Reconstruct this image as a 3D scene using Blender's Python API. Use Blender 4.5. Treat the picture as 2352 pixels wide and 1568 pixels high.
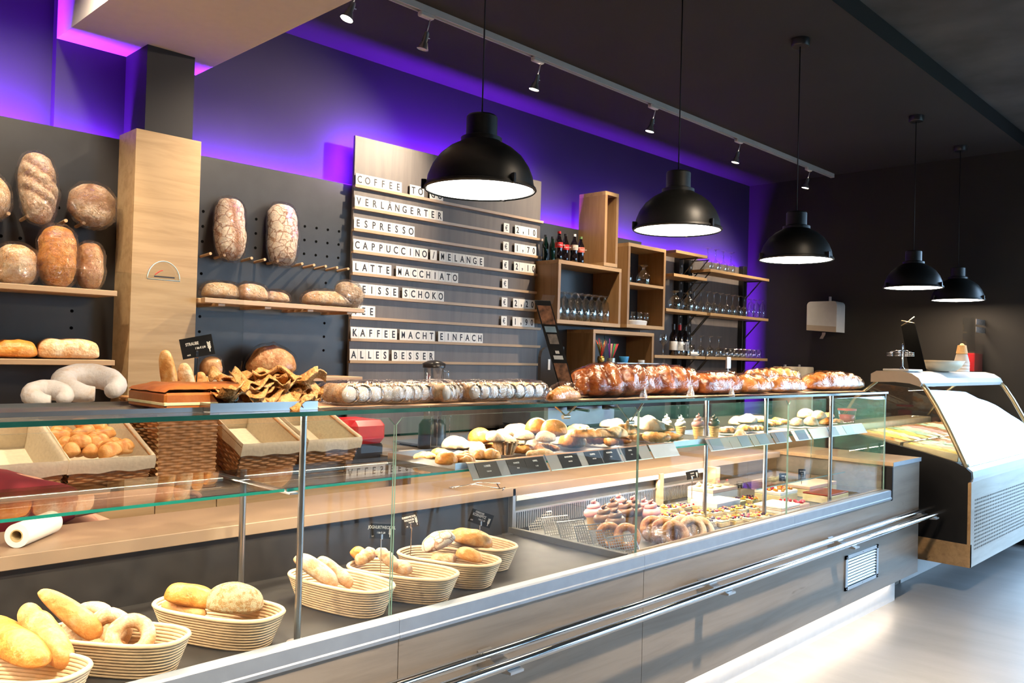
import bpy, bmesh, math, random
from mathutils import Vector, Matrix, Euler, noise
PI = math.pi
S = bpy.context.scene
for o in list(bpy.data.objects): bpy.data.objects.remove(o)
COL = S.collection
# ---------------------------------------------------------------- camera
CAMH = 1.55; FPX = 1911.5
yaw, pit, rol = math.radians(45.64), math.radians(.944), math.radians(1.52)
CF = Vector((math.sin(yaw)*math.cos(pit), math.cos(yaw)*math.cos(pit), math.sin(pit)))
_r = Vector((math.cos(yaw), -math.sin(yaw), 0)); _u = _r.cross(CF)
CR = _r*math.cos(rol)+_u*math.sin(rol); CU = _u*math.cos(rol)-_r*math.sin(rol)
CC = Vector((0, 0, CAMH))
cd = bpy.data.cameras.new('camera'); cam = bpy.data.objects.new('camera', cd); COL.objects.link(cam)
cd.sensor_width = 36; cd.lens = FPX/2352*36; cd.clip_start = .02; cd.clip_end = 100
cam.matrix_world = Matrix(((CR.x, CU.x, -CF.x, 0), (CR.y, CU.y, -CF.y, 0), (CR.z, CU.z, -CF.z, CAMH), (0, 0, 0, 1)))
S.camera = cam
# ---------------------------------------------------------------- view, world, lights
S.view_settings.view_transform = 'Standard'; S.view_settings.look = 'None'
S.view_settings.gamma = 1; S.view_settings.exposure = -0.12; S.view_settings.use_curve_mapping = False
cy = S.cycles
cy.transparent_max_bounces = 40; cy.max_bounces = 9; cy.diffuse_bounces = 3; cy.glossy_bounces = 4; cy.transmission_bounces = 6
cy.sample_clamp_indirect = 4; cy.use_denoising = True; cy.caustics_reflective = False; cy.caustics_refractive = False
cy.blur_glossy = 0.5
W = bpy.data.worlds.new('sky'); S.world = W; W.use_nodes = True
bg = W.node_tree.nodes['Background']; bg.inputs[0].default_value = (.46, .70, 1.0, 1); bg.inputs[1].default_value = 14
WARM = (1.0, .70, .40); WARM2 = (1.0, .80, .58); VIOLET = (.19, .012, 1.0)
def area(name, loc, size, power, color, direction=(0, 0, -1), sizey=None, spread=PI, shape=None, portal=False):
    l = bpy.data.lights.new(name, 'AREA'); l.energy = power; l.color = color
    l.shape = shape or ('RECTANGLE' if sizey else 'SQUARE'); l.size = size
    if sizey: l.size_y = sizey
    l.spread = spread
    o = bpy.data.objects.new(name, l); COL.objects.link(o); o.location = loc
    o.rotation_euler = Vector(direction).to_track_quat('-Z', 'Y').to_euler()
    if portal: l.cycles.is_portal = True
    return o
def spot(name, loc, target, power, color, angle, blend=.5, size=.03):
    l = bpy.data.lights.new(name, 'SPOT'); l.energy = power; l.color = color; l.spot_size = math.radians(angle); l.spot_blend = blend; l.shadow_soft_size = size
    o = bpy.data.objects.new(name, l); COL.objects.link(o); o.location = loc
    o.rotation_euler = (Vector(target)-Vector(loc)).to_track_quat('-Z', 'Y').to_euler(); return o
def portal(name, loc, sx, sy, direction):
    o = area(name, loc, sx, 1, (1, 1, 1), direction, sy, portal=True); return o
XL, XR, YB, YF, ZC = -2.6, 8.42, 4.6, -4.6, 3.5
portal('daylight_opening', (XR-.02, -1.10, 1.55), 2.7, 5.8, (-1, 0, 0))
portal('daylight_opening', (6.8, YF+.02, 1.55), 2.8, 2.7, (0, 1, 0))
# ---------------------------------------------------------------- helpers
def at_z(px, py, z):
    d = CF+CR*((px-1176)/FPX)-CU*((py-784)/FPX); return CC+d*((z-CAMH)/d.z)
def at_y(px, py, y):
    d = CF+CR*((px-1176)/FPX)-CU*((py-784)/FPX); return CC+d*(y/d.y)
def at_x(px, py, x):
    d = CF+CR*((px-1176)/FPX)-CU*((py-784)/FPX); return CC+d*(x/d.x)
M = {}
def setup(name):
    m = bpy.data.materials.new(name); m.use_nodes = True; nt = m.node_tree; b = nt.nodes['Principled BSDF']; M[name] = m
    return m, nt, b
def N(nt, t, **kw):
    n = nt.nodes.new(t)
    for k, v in kw.items():
        if k[0] == '_': setattr(n, k[1:], v)
        else: n.inputs[k].default_value = v
    return n
def coords(nt, scale=(1, 1, 1), rot=(0, 0, 0)):
    tc = N(nt, 'ShaderNodeTexCoord'); mp = N(nt, 'ShaderNodeMapping'); mp.inputs['Scale'].default_value = scale; mp.inputs['Rotation'].default_value = rot
    nt.links.new(tc.outputs['Object'], mp.inputs[0]); return mp.outputs[0]
def ramp(nt, fac, stops):
    r = N(nt, 'ShaderNodeValToRGB'); e = r.color_ramp.elements
    e[0].position, e[0].color = stops[0][0], (*stops[0][1], 1); e[1].position, e[1].color = stops[1][0], (*stops[1][1], 1)
    for p, c in stops[2:]: x = e.new(p); x.color = (*c, 1)
    nt.links.new(fac, r.inputs[0]); return r.outputs[0]
def bump(nt, b, h, strength=.2, dist=.01):
    bp = N(nt, 'ShaderNodeBump', Strength=strength, Distance=dist); nt.links.new(h, bp.inputs['Height']); nt.links.new(bp.outputs[0], b.inputs['Normal'])
def plain(name, col, rough=.5, metal=0, var=.08, scale=20, bmp=0, spec=.5, coat=0, emit=None, strength=0):
    m, nt, b = setup(name); v = coords(nt)
    n = N(nt, 'ShaderNodeTexNoise', Scale=scale, Detail=4); nt.links.new(v, n.inputs[0])
    c = ramp(nt, n.outputs[0], [(.3, tuple(max(0, x*(1-var)) for x in col)), (.7, tuple(min(1, x*(1+var)) for x in col))])
    nt.links.new(c, b.inputs['Base Color']); b.inputs['Roughness'].default_value = rough; b.inputs['Metallic'].default_value = metal
    b.inputs['Specular IOR Level'].default_value = spec; b.inputs['Coat Weight'].default_value = coat
    if bmp: bump(nt, b, n.outputs[0], bmp)
    if emit: b.inputs['Emission Color'].default_value = (*emit, 1); b.inputs['Emission Strength'].default_value = strength
    return m
def wood(name, light, dark, scale=1, rough=.45, axis=0, knots=True):
    m, nt, b = setup(name); sc = [14*scale]*3; sc[axis] = 1.1*scale; v = coords(nt, sc)
    n = N(nt, 'ShaderNodeTexNoise', Scale=1.6, Detail=8, Roughness=.62, Distortion=.5); nt.links.new(v, n.inputs[0])
    mid = tuple((a+c)/2 for a, c in zip(light, dark))
    c = ramp(nt, n.outputs[0], [(.30, dark), (.72, light), (.45, mid), (.56, tuple(x*.96 for x in light))])
    if knots:
        sc2 = [5*scale]*3; sc2[axis] = .9*scale; v2 = coords(nt, sc2); n2 = N(nt, 'ShaderNodeTexNoise', Scale=1.3, Detail=3, Distortion=1.8); nt.links.new(v2, n2.inputs[0])
        k = ramp(nt, n2.outputs[0], [(.695, (1, 1, 1)), (.74, (.42, .36, .32))])
        mx = N(nt, 'ShaderNodeMix', _data_type='RGBA', _blend_type='MULTIPLY'); mx.inputs[0].default_value = .8
        nt.links.new(c, mx.inputs[6]); nt.links.new(k, mx.inputs[7]); c = mx.outputs[2]
    nt.links.new(c, b.inputs['Base Color']); b.inputs['Roughness'].default_value = rough; bump(nt, b, n.outputs[0], .08, .004); return m
def bread(name, crust, deep, flour, flour_at=.6, scale=9, rough=.55, bmp=.4, crack=False):
    """crust colours; the mesh attribute 'tone' (1 = slash or torn crust) mixes in the deep colour"""
    m, nt, b = setup(name); tc = N(nt, 'ShaderNodeTexCoord'); v = tc.outputs['Object']
    n = N(nt, 'ShaderNodeTexNoise', Scale=scale*(2.6 if scale < 15 else 1), Detail=7, Roughness=.7, Distortion=.4); nt.links.new(v, n.inputs[0])
    c = ramp(nt, n.outputs[0], [(.28, deep), (flour_at, flour), ((.28+flour_at)/2, crust)])
    h = n.outputs[0]
    if crack:
        vo = N(nt, 'ShaderNodeTexVoronoi', Scale=scale*2.6, _feature='DISTANCE_TO_EDGE'); nd = N(nt, 'ShaderNodeTexNoise', Scale=scale*2, Detail=3)
        nt.links.new(v, nd.inputs[0]); ad = N(nt, 'ShaderNodeMix', _data_type='RGBA', _blend_type='ADD'); ad.inputs[0].default_value = .07
        nt.links.new(v, ad.inputs[6]); nt.links.new(nd.outputs['Color'], ad.inputs[7]); nt.links.new(ad.outputs[2], vo.inputs[0])
        k = ramp(nt, vo.outputs[0], [(.0, (1, 1, 1)), (.085, (0, 0, 0))]); mx = N(nt, 'ShaderNodeMix', _data_type='RGBA')
        nt.links.new(k, mx.inputs[0]); nt.links.new(c, mx.inputs[6]); mx.inputs[7].default_value = (*deep, 1); c = mx.outputs[2]
    at = N(nt, 'ShaderNodeAttribute'); at.attribute_name = 'tone'
    mx = N(nt, 'ShaderNodeMix', _data_type='RGBA'); nt.links.new(at.outputs['Fac'], mx.inputs[0]); nt.links.new(c, mx.inputs[6]); mx.inputs[7].default_value = (*deep, 1)
    nt.links.new(mx.outputs[2], b.inputs['Base Color']); b.inputs['Roughness'].default_value = rough
    n2 = N(nt, 'ShaderNodeTexNoise', Scale=scale*6, Detail=5); nt.links.new(v, n2.inputs[0]); bump(nt, b, n2.outputs[0], bmp*1.6, .009)
    b.inputs['Subsurface Weight'].default_value = 0; return m
def clear(name, tint=(1, 1, 1), ior=1.45, rough=0, base=0.0, gain=1.0, bmp=0, bscale=30, gloss=(1, 1, 1), haze=0):
    """thin clear sheet: straight-through transmission plus a Fresnel reflection"""
    m, nt, b = setup(name); nt.nodes.remove(b); out = [n for n in nt.nodes if n.type == 'OUTPUT_MATERIAL'][0]
    t = N(nt, 'ShaderNodeBsdfTransparent'); t.inputs[0].default_value = (*tint, 1)
    g = N(nt, 'ShaderNodeBsdfGlossy'); g.inputs['Roughness'].default_value = rough; g.inputs[0].default_value = (*gloss, 1)
    f = N(nt, 'ShaderNodeFresnel'); ge = N(nt, 'ShaderNodeNewGeometry'); mi = N(nt, 'ShaderNodeMix')
    mi.inputs[2].default_value = ior; mi.inputs[3].default_value = 1/ior; nt.links.new(ge.outputs['Backfacing'], mi.inputs[0]); nt.links.new(mi.outputs[0], f.inputs[0])
    ma = N(nt, 'ShaderNodeMath', _operation='MULTIPLY_ADD', _use_clamp=True); ma.inputs[1].default_value = gain; ma.inputs[2].default_value = base
    nt.links.new(f.outputs[0], ma.inputs[0]); mx = N(nt, 'ShaderNodeMixShader'); nt.links.new(ma.outputs[0], mx.inputs[0])
    nt.links.new(t.outputs[0], mx.inputs[1]); nt.links.new(g.outputs[0], mx.inputs[2]); o = mx.outputs[0]
    if bmp:
        n = N(nt, 'ShaderNodeTexNoise', Scale=bscale, Detail=3, Roughness=.7, Distortion=1.5); nt.links.new(coords(nt), n.inputs[0])
        bp = N(nt, 'ShaderNodeBump', Strength=bmp, Distance=.025); nt.links.new(n.outputs[0], bp.inputs['Height'])
        nt.links.new(bp.outputs[0], g.inputs['Normal']); nt.links.new(bp.outputs[0], f.inputs['Normal'])
    if haze:
        d = N(nt, 'ShaderNodeBsdfDiffuse'); d.inputs[0].default_value = (.9, .9, .9, 1); mh = N(nt, 'ShaderNodeMixShader'); mh.inputs[0].default_value = haze
        nt.links.new(o, mh.inputs[1]); nt.links.new(d.outputs[0], mh.inputs[2]); o = mh.outputs[0]
    nt.links.new(o, out.inputs[0]); return m
def glow(name, col, strength):
    m, nt, b = setup(name); nt.nodes.remove(b); out = [n for n in nt.nodes if n.type == 'OUTPUT_MATERIAL'][0]
    e = N(nt, 'ShaderNodeEmission'); e.inputs[0].default_value = (*col, 1); e.inputs[1].default_value = strength; nt.links.new(e.outputs[0], out.inputs[0]); return m

def wloc(o):
    v = Vector((0, 0, 0))
    while o: v = v+o.location; o = o.parent
    return v
def tag(o, label=None, cat=None, group=None, kind=None):
    if label: o['label'] = label
    if cat: o['category'] = cat
    if group: o['group'] = group
    if kind: o['kind'] = kind
    return o
def thing(name, label, cat, loc=(0, 0, 0), group=None):
    o = bpy.data.objects.new(name, None); COL.objects.link(o); o.location = loc; o.empty_display_size = .05
    return tag(o, label, cat, group)
class G:
    def __init__(s): s.v = []; s.f = []; s.m = []; s.t = {}; s.cur = 0
    def add(s, vs, fs, tone=None):
        k = len(s.v); s.v += [tuple(x) for x in vs]; s.f += [[i+k for i in f] for f in fs]; s.m += [s.cur]*len(fs)
        if tone:
            for i, t in enumerate(tone): s.t[k+i] = t
        return s
    def xf(s, mat, k0=0):
        for i in range(k0, len(s.v)): s.v[i] = tuple(mat @ Vector(s.v[i]))
        return s
    def box(s, a, b, c=0):
        lo = [min(x, y) for x, y in zip(a, b)]; hi = [max(x, y) for x, y in zip(a, b)]
        if c <= 0:
            vs = [(x, y, z) for x in (lo[0], hi[0]) for y in (lo[1], hi[1]) for z in (lo[2], hi[2])]
            return s.add(vs, [(0, 1, 3, 2), (4, 6, 7, 5), (0, 4, 5, 1), (2, 3, 7, 6), (0, 2, 6, 4), (1, 5, 7, 3)])
        c = min(c, *(.45*(h-l) for l, h in zip(lo, hi))); vs = []; idx = {}
        for sx in (0, 1):
            for sy in (0, 1):
                for sz in (0, 1):
                    P = [(lo, hi)[q][i] for i, q in enumerate((sx, sy, sz))]; I = [P[i]+(c if q == 0 else -c) for i, q in enumerate((sx, sy, sz))]
                    for ax in range(3):
                        p = list(I); p[ax] = P[ax]; idx[(sx, sy, sz, ax)] = len(vs); vs.append(p)
        fs = []
        for ax in range(3):
            o1, o2 = [i for i in range(3) if i != ax]
            for q in (0, 1):
                f = []
                for a1, a2 in ((0, 0), (1, 0), (1, 1), (0, 1)):
                    k = [0]*3; k[ax] = q; k[o1] = a1; k[o2] = a2; f.append(idx[(*k, ax)])
                fs.append(f)
            for a1 in (0, 1):
                for a2 in (0, 1):
                    k0 = [0]*3; k1 = [0]*3; k1[ax] = 1
                    for k in (k0, k1): k[o1] = a1; k[o2] = a2
                    fs.append([idx[(*k0, o1)], idx[(*k1, o1)], idx[(*k1, o2)], idx[(*k0, o2)]])
        for sx in (0, 1):
            for sy in (0, 1):
                for sz in (0, 1): fs.append([idx[(sx, sy, sz, a)] for a in range(3)])
        return s.add(vs, fs)
    def tube(s, pts, r, n=8, closed=False, caps=True, flat=1.0, tone=None):
        pts = [Vector(p) for p in pts]; m = len(pts); vs = []; tn = []
        up = None
        for i, p in enumerate(pts):
            a = pts[i-1] if (i or closed) else p; b = pts[(i+1) % m] if (i < m-1 or closed) else p
            t = (b-a).normalized()
            if up is None: up = Vector((0, 0, 1)) if abs(t.z) < .9 else Vector((0, 1, 0))
            e1 = t.cross(up); e1 = e1.normalized() if e1.length > 1e-5 else Vector((1, 0, 0)); e2 = e1.cross(t).normalized(); up = e2
            rr = r[i] if isinstance(r, (list, tuple)) else r
            for k in range(n):
                g = 2*PI*k/n; vs.append(p+e1*(rr*math.cos(g))+e2*(rr*math.sin(g)*flat)); tn.append(tone[i] if tone else 0)
        fs = []
        for i in range(m if closed else m-1):
            j = (i+1) % m
            for k in range(n): fs.append((i*n+k, i*n+(k+1) % n, j*n+(k+1) % n, j*n+k))
        if caps and not closed: fs.append(list(range(n))[::-1]); fs.append([(m-1)*n+k for k in range(n)])
        return s.add(vs, fs, tn if tone else None)
    def lathe(s, prof, n=24, c=(0, 0, 0), sx=1, sy=1):
        vs = []; rings = []
        for r, z in prof:
            if r < 1e-6: rings.append([len(vs)]); vs.append((c[0], c[1], c[2]+z))
            else:
                rings.append(list(range(len(vs), len(vs)+n)))
                vs += [(c[0]+r*sx*math.cos(2*PI*k/n), c[1]+r*sy*math.sin(2*PI*k/n), c[2]+z) for k in range(n)]
        fs = []
        for a, b in zip(rings, rings[1:]):
            for k in range(n):
                q = (k+1) % n
                if len(a) == 1 and len(b) == 1: continue
                if len(a) == 1: fs.append((a[0], b[q], b[k]))
                elif len(b) == 1: fs.append((a[k], a[q], b[0]))
                else: fs.append((a[k], a[q], b[q], b[k]))
        return s.add(vs, fs)
    def cyl(s, p, q, r, n=12, r2=None): return s.tube([p, q], [r, r if r2 is None else r2], n)
    def prism(s, poly, ax, a, b):
        n = len(poly); vs = []
        for w in (a, b):
            for u, v in poly: p = [u, v]; p.insert(ax, w); vs.append(p)
        return s.add(vs, [list(range(n)), list(range(n, 2*n))[::-1]]+[(i, (i+1) % n, n+(i+1) % n, n+i) for i in range(n)])
    def grid(s, fn, nu, nv, wrapu=False, tone=None):
        vs = []; tn = []
        for j in range(nv+1):
            for i in range(nu if wrapu else nu+1):
                u, v = i/nu, j/nv; vs.append(fn(u, v)); tn.append(tone(u, v) if tone else 0)
        w = nu if wrapu else nu+1; fs = []
        for j in range(nv):
            for i in range(nu): i2 = (i+1) % nu if wrapu else i+1; fs.append((j*w+i, j*w+i2, (j+1)*w+i2, (j+1)*w+i))
        return s.add(vs, fs, tn if tone else None)
    def obj(s, name, mats, parent=None, smooth=False, label=None, cat=None, group=None, kind=None, origin=None, flip=False):
        if not isinstance(mats, (list, tuple)): mats = [mats]
        if parent is not None: O = wloc(parent)
        elif origin is not None: O = Vector(origin)
        else:
            xs, ys, zs = zip(*s.v); O = Vector(((min(xs)+max(xs))/2, (min(ys)+max(ys))/2, min(zs)))
        me = bpy.data.meshes.new(name); me.from_pydata([tuple(Vector(p)-O) for p in s.v], [], s.f)
        for m in mats: me.materials.append(M[m] if isinstance(m, str) else m)
        me.polygons.foreach_set('material_index', s.m)
        bm = bmesh.new(); bm.from_mesh(me); bmesh.ops.recalc_face_normals(bm, faces=bm.faces); bm.to_mesh(me); bm.free()
        if smooth:
            me.polygons.foreach_set('use_smooth', [True]*len(me.polygons))
            if smooth is not True: me.set_sharp_from_angle(angle=math.radians(smooth))
        if s.t:
            a = me.attributes.new('tone', 'FLOAT', 'POINT'); a.data.foreach_set('value', [s.t.get(i, 0.0) for i in range(len(s.v))])
        o = bpy.data.objects.new(name, me); COL.objects.link(o)
        if parent is not None: o.parent = parent
        else: o.location = O
        return tag(o, label, cat, group, kind)
def turn(o, loc=None, rz=0, rx=0, ry=0, sc=None):
    if loc is not None: o.location = loc
    o.rotation_euler = (rx, ry, rz)
    if sc: o.scale = (sc, sc, sc) if isinstance(sc, (int, float)) else sc
    return o
def dup(root, loc=None, rz=None, label=None, group=None, rot=None, sc=None, share=True):
    r = root.copy(); COL.objects.link(r)
    if loc is not None: r.location = loc
    if rz is not None: r.rotation_euler = (0, 0, rz)
    if rot is not None: r.rotation_euler = rot
    if sc is not None: r.scale = (sc, sc, sc) if isinstance(sc, (int, float)) else sc
    if label: r['label'] = label
    if group: r['group'] = group
    for ch in root.children:
        c = ch.copy(); COL.objects.link(c); c.parent = r
        for g in ch.children: d = g.copy(); COL.objects.link(d); d.parent = c
    return r
_tc = {}
def text(body, size, mat, parent, loc, rot=(PI/2, 0, 0), align='CENTER', name='lettering', bold=0, sx=1, shear=0, ext=.0004):
    key = (body, size, mat, align, bold, shear)
    if key not in _tc:
        c = bpy.data.curves.new(name, 'FONT'); c.body = body; c.size = size; c.align_x = align; c.align_y = 'CENTER'; c.extrude = ext; c.offset = bold; c.shear = shear
        c.resolution_u = 3
        tmp = bpy.data.objects.new('tmp', c); COL.objects.link(tmp); bpy.context.view_layer.update()
        me = bpy.data.meshes.new_from_object(tmp.evaluated_get(bpy.context.evaluated_depsgraph_get())); me.name = name
        bpy.data.objects.remove(tmp); bpy.data.curves.remove(c); me.materials.clear(); me.materials.append(M[mat]); _tc[key] = me
    o = bpy.data.objects.new(name, _tc[key]); COL.objects.link(o)
    if parent is not None: o.parent = parent; o.location = Vector(loc)-wloc(parent)
    else: o.location = loc
    o.rotation_euler = rot; o.scale = (sx, 1, 1); return o
# ---------------------------------------------------------------- materials
wood('oak', (.46, .29, .135), (.31, .18, .08), 1, axis=0)
wood('oak_upright', (.50, .345, .185), (.36, .235, .115), 1, axis=0)
wood('oak_grey', (.265, .228, .190), (.185, .157, .130), .8, .38, axis=0)
wood('oak_front', (.62, .60, .56), (.50, .48, .44), .8, .4, axis=0, knots=False)
wood('oak_pale', (.62, .42, .25), (.50, .32, .18), .8, .35, knots=False)
wood('oak_box', (.34, .20, .09), (.24, .13, .05), 1, .4, axis=2, knots=False)
wood('concrete_board', (.165, .142, .130), (.125, .108, .100), .9, .5, axis=2, knots=False)
plain('wall_paint', (.012, .012, .016), .75, var=.1, scale=3)
plain('wall_right_paint', (.016, .0145, .013), .8, var=.1, scale=3)
plain('ceiling_paint', (.015, .0135, .0135), .85, var=.1, scale=2)
plain('concrete_ceiling', (.06, .06, .063), .9, var=.35, scale=2.2)
plain('plaster_white', (.74, .70, .66), .85, var=.02)
plain('peg_black', (.028, .029, .032), .38, var=.12, scale=8)
plain('hole_black', (.004, .004, .004), .9, spec=0)
plain('black_metal', (.012, .012, .012), .38, metal=0, spec=.6)
plain('black_matt', (.008, .008, .009), .6, spec=.25)
plain('ledge_oak', (.30, .205, .135), .4, var=.12, scale=6)
plain('black_plastic', (.02, .02, .022), .3)
plain('lamp_black', (.005, .0055, .005), .42, spec=.4, var=.3, scale=60)
plain('steel', (.62, .62, .62), .28, metal=1, var=.05)
plain('steel_brushed', (.30, .34, .39), .45, metal=.5, var=.05)
plain('chrome', (.80, .80, .80), .10, metal=1, var=.02)
plain('aluminium', (.55, .56, .58), .4, metal=1, var=.04)
plain('track_white', (.62, .62, .62), .45, var=.03)
plain('white_paint', (.80, .80, .80), .4, var=.03)
plain('white_plastic', (.78, .77, .75), .35, var=.03)
plain('card_white', (.86, .84, .80), .6, var=.02)
plain('card_grey', (.42, .47, .52), .45, var=.05)
plain('ink', (.02, .02, .03), .6)
plain('chalk_white', (.85, .83, .78), .7)
plain('sign_black', (.013, .013, .014), .35)
plain('cane', (.86, .62, .38), .6, var=.10, scale=40, bmp=.25)
plain('linen', (.72, .62, .46), .85, var=.06, scale=60, bmp=.2)
plain('wicker', (.40, .19, .07), .5, var=.35, scale=35, bmp=.3)
plain('deck_dark', (.034, .030, .028), .48, spec=.3, var=.25, scale=14)
plain('cold_steel', (.13, .12, .105), .55, metal=.3, var=.08)
plain('paper', (.80, .76, .68), .7, var=.03)
plain('red_cloth', (.20, .010, .018), .8, var=.15)
plain('red_plastic', (.62, .02, .03), .3)
plain('blue_plastic', (.04, .30, .62), .4)
plain('skin', (.62, .30, .20), .55)
plain('gold_foil', (.75, .48, .12), .2, metal=1, var=.2, scale=60, bmp=.5)
plain('bottle_dark', (.008, .005, .006), .08, coat=.5)
plain('bottle_green', (.003, .014, .010), .08, coat=.5)
plain('label_red', (.62, .02, .02), .4)
plain('label_pale', (.55, .45, .38), .5)
plain('grass_green', (.07, .13, .045), .9, var=.4, scale=3)
plain('pavement', (.12, .12, .12), .9, var=.1, scale=4)
plain('chair_dark', (.03, .028, .03), .5)
plain('cream', (.88, .84, .76), .45, var=.03, bmp=.1)
plain('pink_cream', (.86, .36, .34), .4, var=.05)
plain('choc_cream', (.20, .095, .045), .4, var=.12)
plain('chocolate', (.045, .018, .012), .3, var=.2)
plain('wafer', (.72, .40, .14), .6, var=.1, scale=50, bmp=.3)
plain('sponge', (.78, .55, .22), .7, var=.12, scale=60, bmp=.3)
plain('custard', (.88, .74, .40), .5, var=.05)
plain('fruit_orange', (.85, .30, .03), .2, coat=.6)
plain('fruit_red', (.55, .03, .05), .2, coat=.6)
plain('fruit_dark', (.05, .012, .05), .2, coat=.6)
plain('fruit_yellow', (.90, .55, .06), .25, coat=.6)
plain('floor_dummy', (.3, .3, .3))
bread('crust_light', (.74, .34, .09), (.50, .17, .03), (.84, .55, .26), .68, 7, .42)
bread('crust_gold', (.74, .29, .05), (.46, .14, .02), (.84, .45, .14), .72, 9, .35)
bread('crust_brown', (.46, .20, .07), (.24, .08, .02), (.66, .40, .20), .62, 9, .5)
bread('crust_flour', (.74, .50, .32), (.34, .13, .04), (.90, .76, .60), .46, 8, .6, crack=True)
bread('crust_pale', (.78, .46, .22), (.58, .26, .08), (.88, .68, .46), .60, 10, .5)
bread('crust_grey', (.52, .33, .19), (.28, .13, .05), (.72, .56, .40), .58, 12, .55)
bread('crust_dark_glazed', (.21, .055, .012), (.07, .014, .005), (.36, .12, .03), .62, 8, .22)
bread('crust_seeded', (.74, .42, .14), (.40, .18, .05), (.92, .80, .50), .55, 60, .5, .8)
bread('sugar_dusted', (.62, .52, .46), (.55, .30, .13), (.66, .62, .62), .5, 5, .75)
bread('sugar_icing', (.82, .58, .36), (.62, .24, .05), (.76, .64, .50), .60, 9, .5)
bread('strudel_top', (.40, .115, .02), (.30, .08, .013), (.46, .15, .03), .60, 4, .45, .15)
bread('puff', (.72, .31, .075), (.48, .15, .025), (.82, .48, .20), .60, 16, .5, .9)
clear('glass', (.975, .99, .985), 1.5, 0, gain=.6)
clear('glass_side', (.975, .99, .985), 1.5, 0, gain=1.0)
clear('glass_shelf', (.93, .965, .955), 1.5, 0, gain=1.0)
clear('drinkware', (.90, .92, .92), 1.5, .03, base=.06, gain=2.2)
clear('film', (.975, .97, .965), 1.5, .07, base=.06, gain=1.5, bmp=1.0, bscale=42, gloss=(1, .95, .9))
clear('film_shiny', (.98, .97, .96), 1.5, .09, base=.0, gain=.7, bmp=.35, bscale=9, gloss=(1, .93, .85))
clear('acrylic', (.95, .96, .96), 1.49, .02, base=.03, gain=1.2)
plain('glass_edge', (.02, .30, .22), .08, spec=.8, var=.1)
plain('glass_edge_light', (.25, .42, .38), .15, spec=.8, var=.1)
plain('glass_edge_dark', (.008, .05, .045), .08, spec=.9, var=.1)
clear('film_bag', (.97, .965, .96), 1.5, .11, base=.07, gain=1.2, bmp=.7, bscale=16)
clear('film_white', (.9, .92, .95), 1.5, .15, base=.12, gain=1.5, bmp=.8, bscale=40, haze=.25)
clear('acrylic_grey', (.55, .62, .68), 1.49, .05, base=.10, gain=1.2, haze=.25)
plain('acrylic_edge', (.55, .72, .74), .2, var=.05)
plain('copper_edge', (.75, .42, .26), .35, metal=.6)
plain('slate_grey', (.16, .20, .25), .4)
plain('card_pale', (.65, .80, .86), .5)
plain('paper_warm', (.80, .52, .32), .75, var=.05)
plain('photo_brown', (.22, .10, .05), .35, var=.8, scale=45)
plain('photo_blue', (.22, .36, .46), .3, var=.2)
plain('photo_grey', (.20, .18, .16), .35, var=.5, scale=50)
plain('green_print', (.02, .22, .10), .3)
bread('crust_brown_glazed', (.40, .14, .03), (.18, .05, .01), (.58, .28, .09), .62, 8, .22)
plain('pink_pale', (.86, .58, .46), .5, var=.04)
plain('fruit_glaze', (.30, .05, .03), .15, coat=.6)
plain('cardboard', (.42, .32, .16), .8)
plain('label_red2', (.70, .12, .08), .4)
plain('cap_green', (.10, .16, .05), .4)
plain('leaf_green', (.03, .12, .06), .3, coat=.4)
plain('canister_cream', (.55, .48, .36), .4)
for n_, c_ in (('purple', (.20, .02, .22)), ('yellow', (.70, .60, .20)), ('pink', (.55, .03, .18)), ('green', (.03, .25, .06)), ('red', (.50, .02, .03))): plain('straw_'+n_, c_, .4)
plain('gold_alu', (.72, .60, .38), .3, metal=.85)
plain('canopy_white', (.82, .84, .86), .22, var=.02)
plain('canopy_beige', (.55, .46, .36), .45, var=.03)
plain('bowl_wood', (.72, .58, .38), .5, var=.06)
plain('faint_print', (.16, .13, .11), .5, var=.5, scale=80)
for n_, c_ in (('yellow', (.90, .66, .14)), ('cream', (.84, .72, .50)), ('mint', (.34, .56, .40)), ('brown', (.30, .15, .07)), ('orange', (.85, .38, .10)), ('pink', (.75, .32, .30))): plain('ice_'+n_, c_, .45, var=.15, scale=25, bmp=.3)
plain('rack_steel', (.30, .28, .25), .4, metal=.6)
glow('lamp_glow', (1.0, .93, .84), 14)
glow('bulb_glow', (1.0, .84, .62), 60)
glow('violet_led', VIOLET, 6)
glow('warm_led', WARM2, 14)
m, nt, b = setup('floor_vinyl'); v = coords(nt, (1, .25, 1))
n = N(nt, 'ShaderNodeTexNoise', Scale=6, Detail=6, Roughness=.6); nt.links.new(v, n.inputs[0])
c = ramp(nt, n.outputs[0], [(.3, (.255, .26, .268)), (.7, (.32, .325, .335))]); nt.links.new(c, b.inputs['Base Color'])
b.inputs['Roughness'].default_value = .34; bump(nt, b, n.outputs[0], .05)
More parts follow.
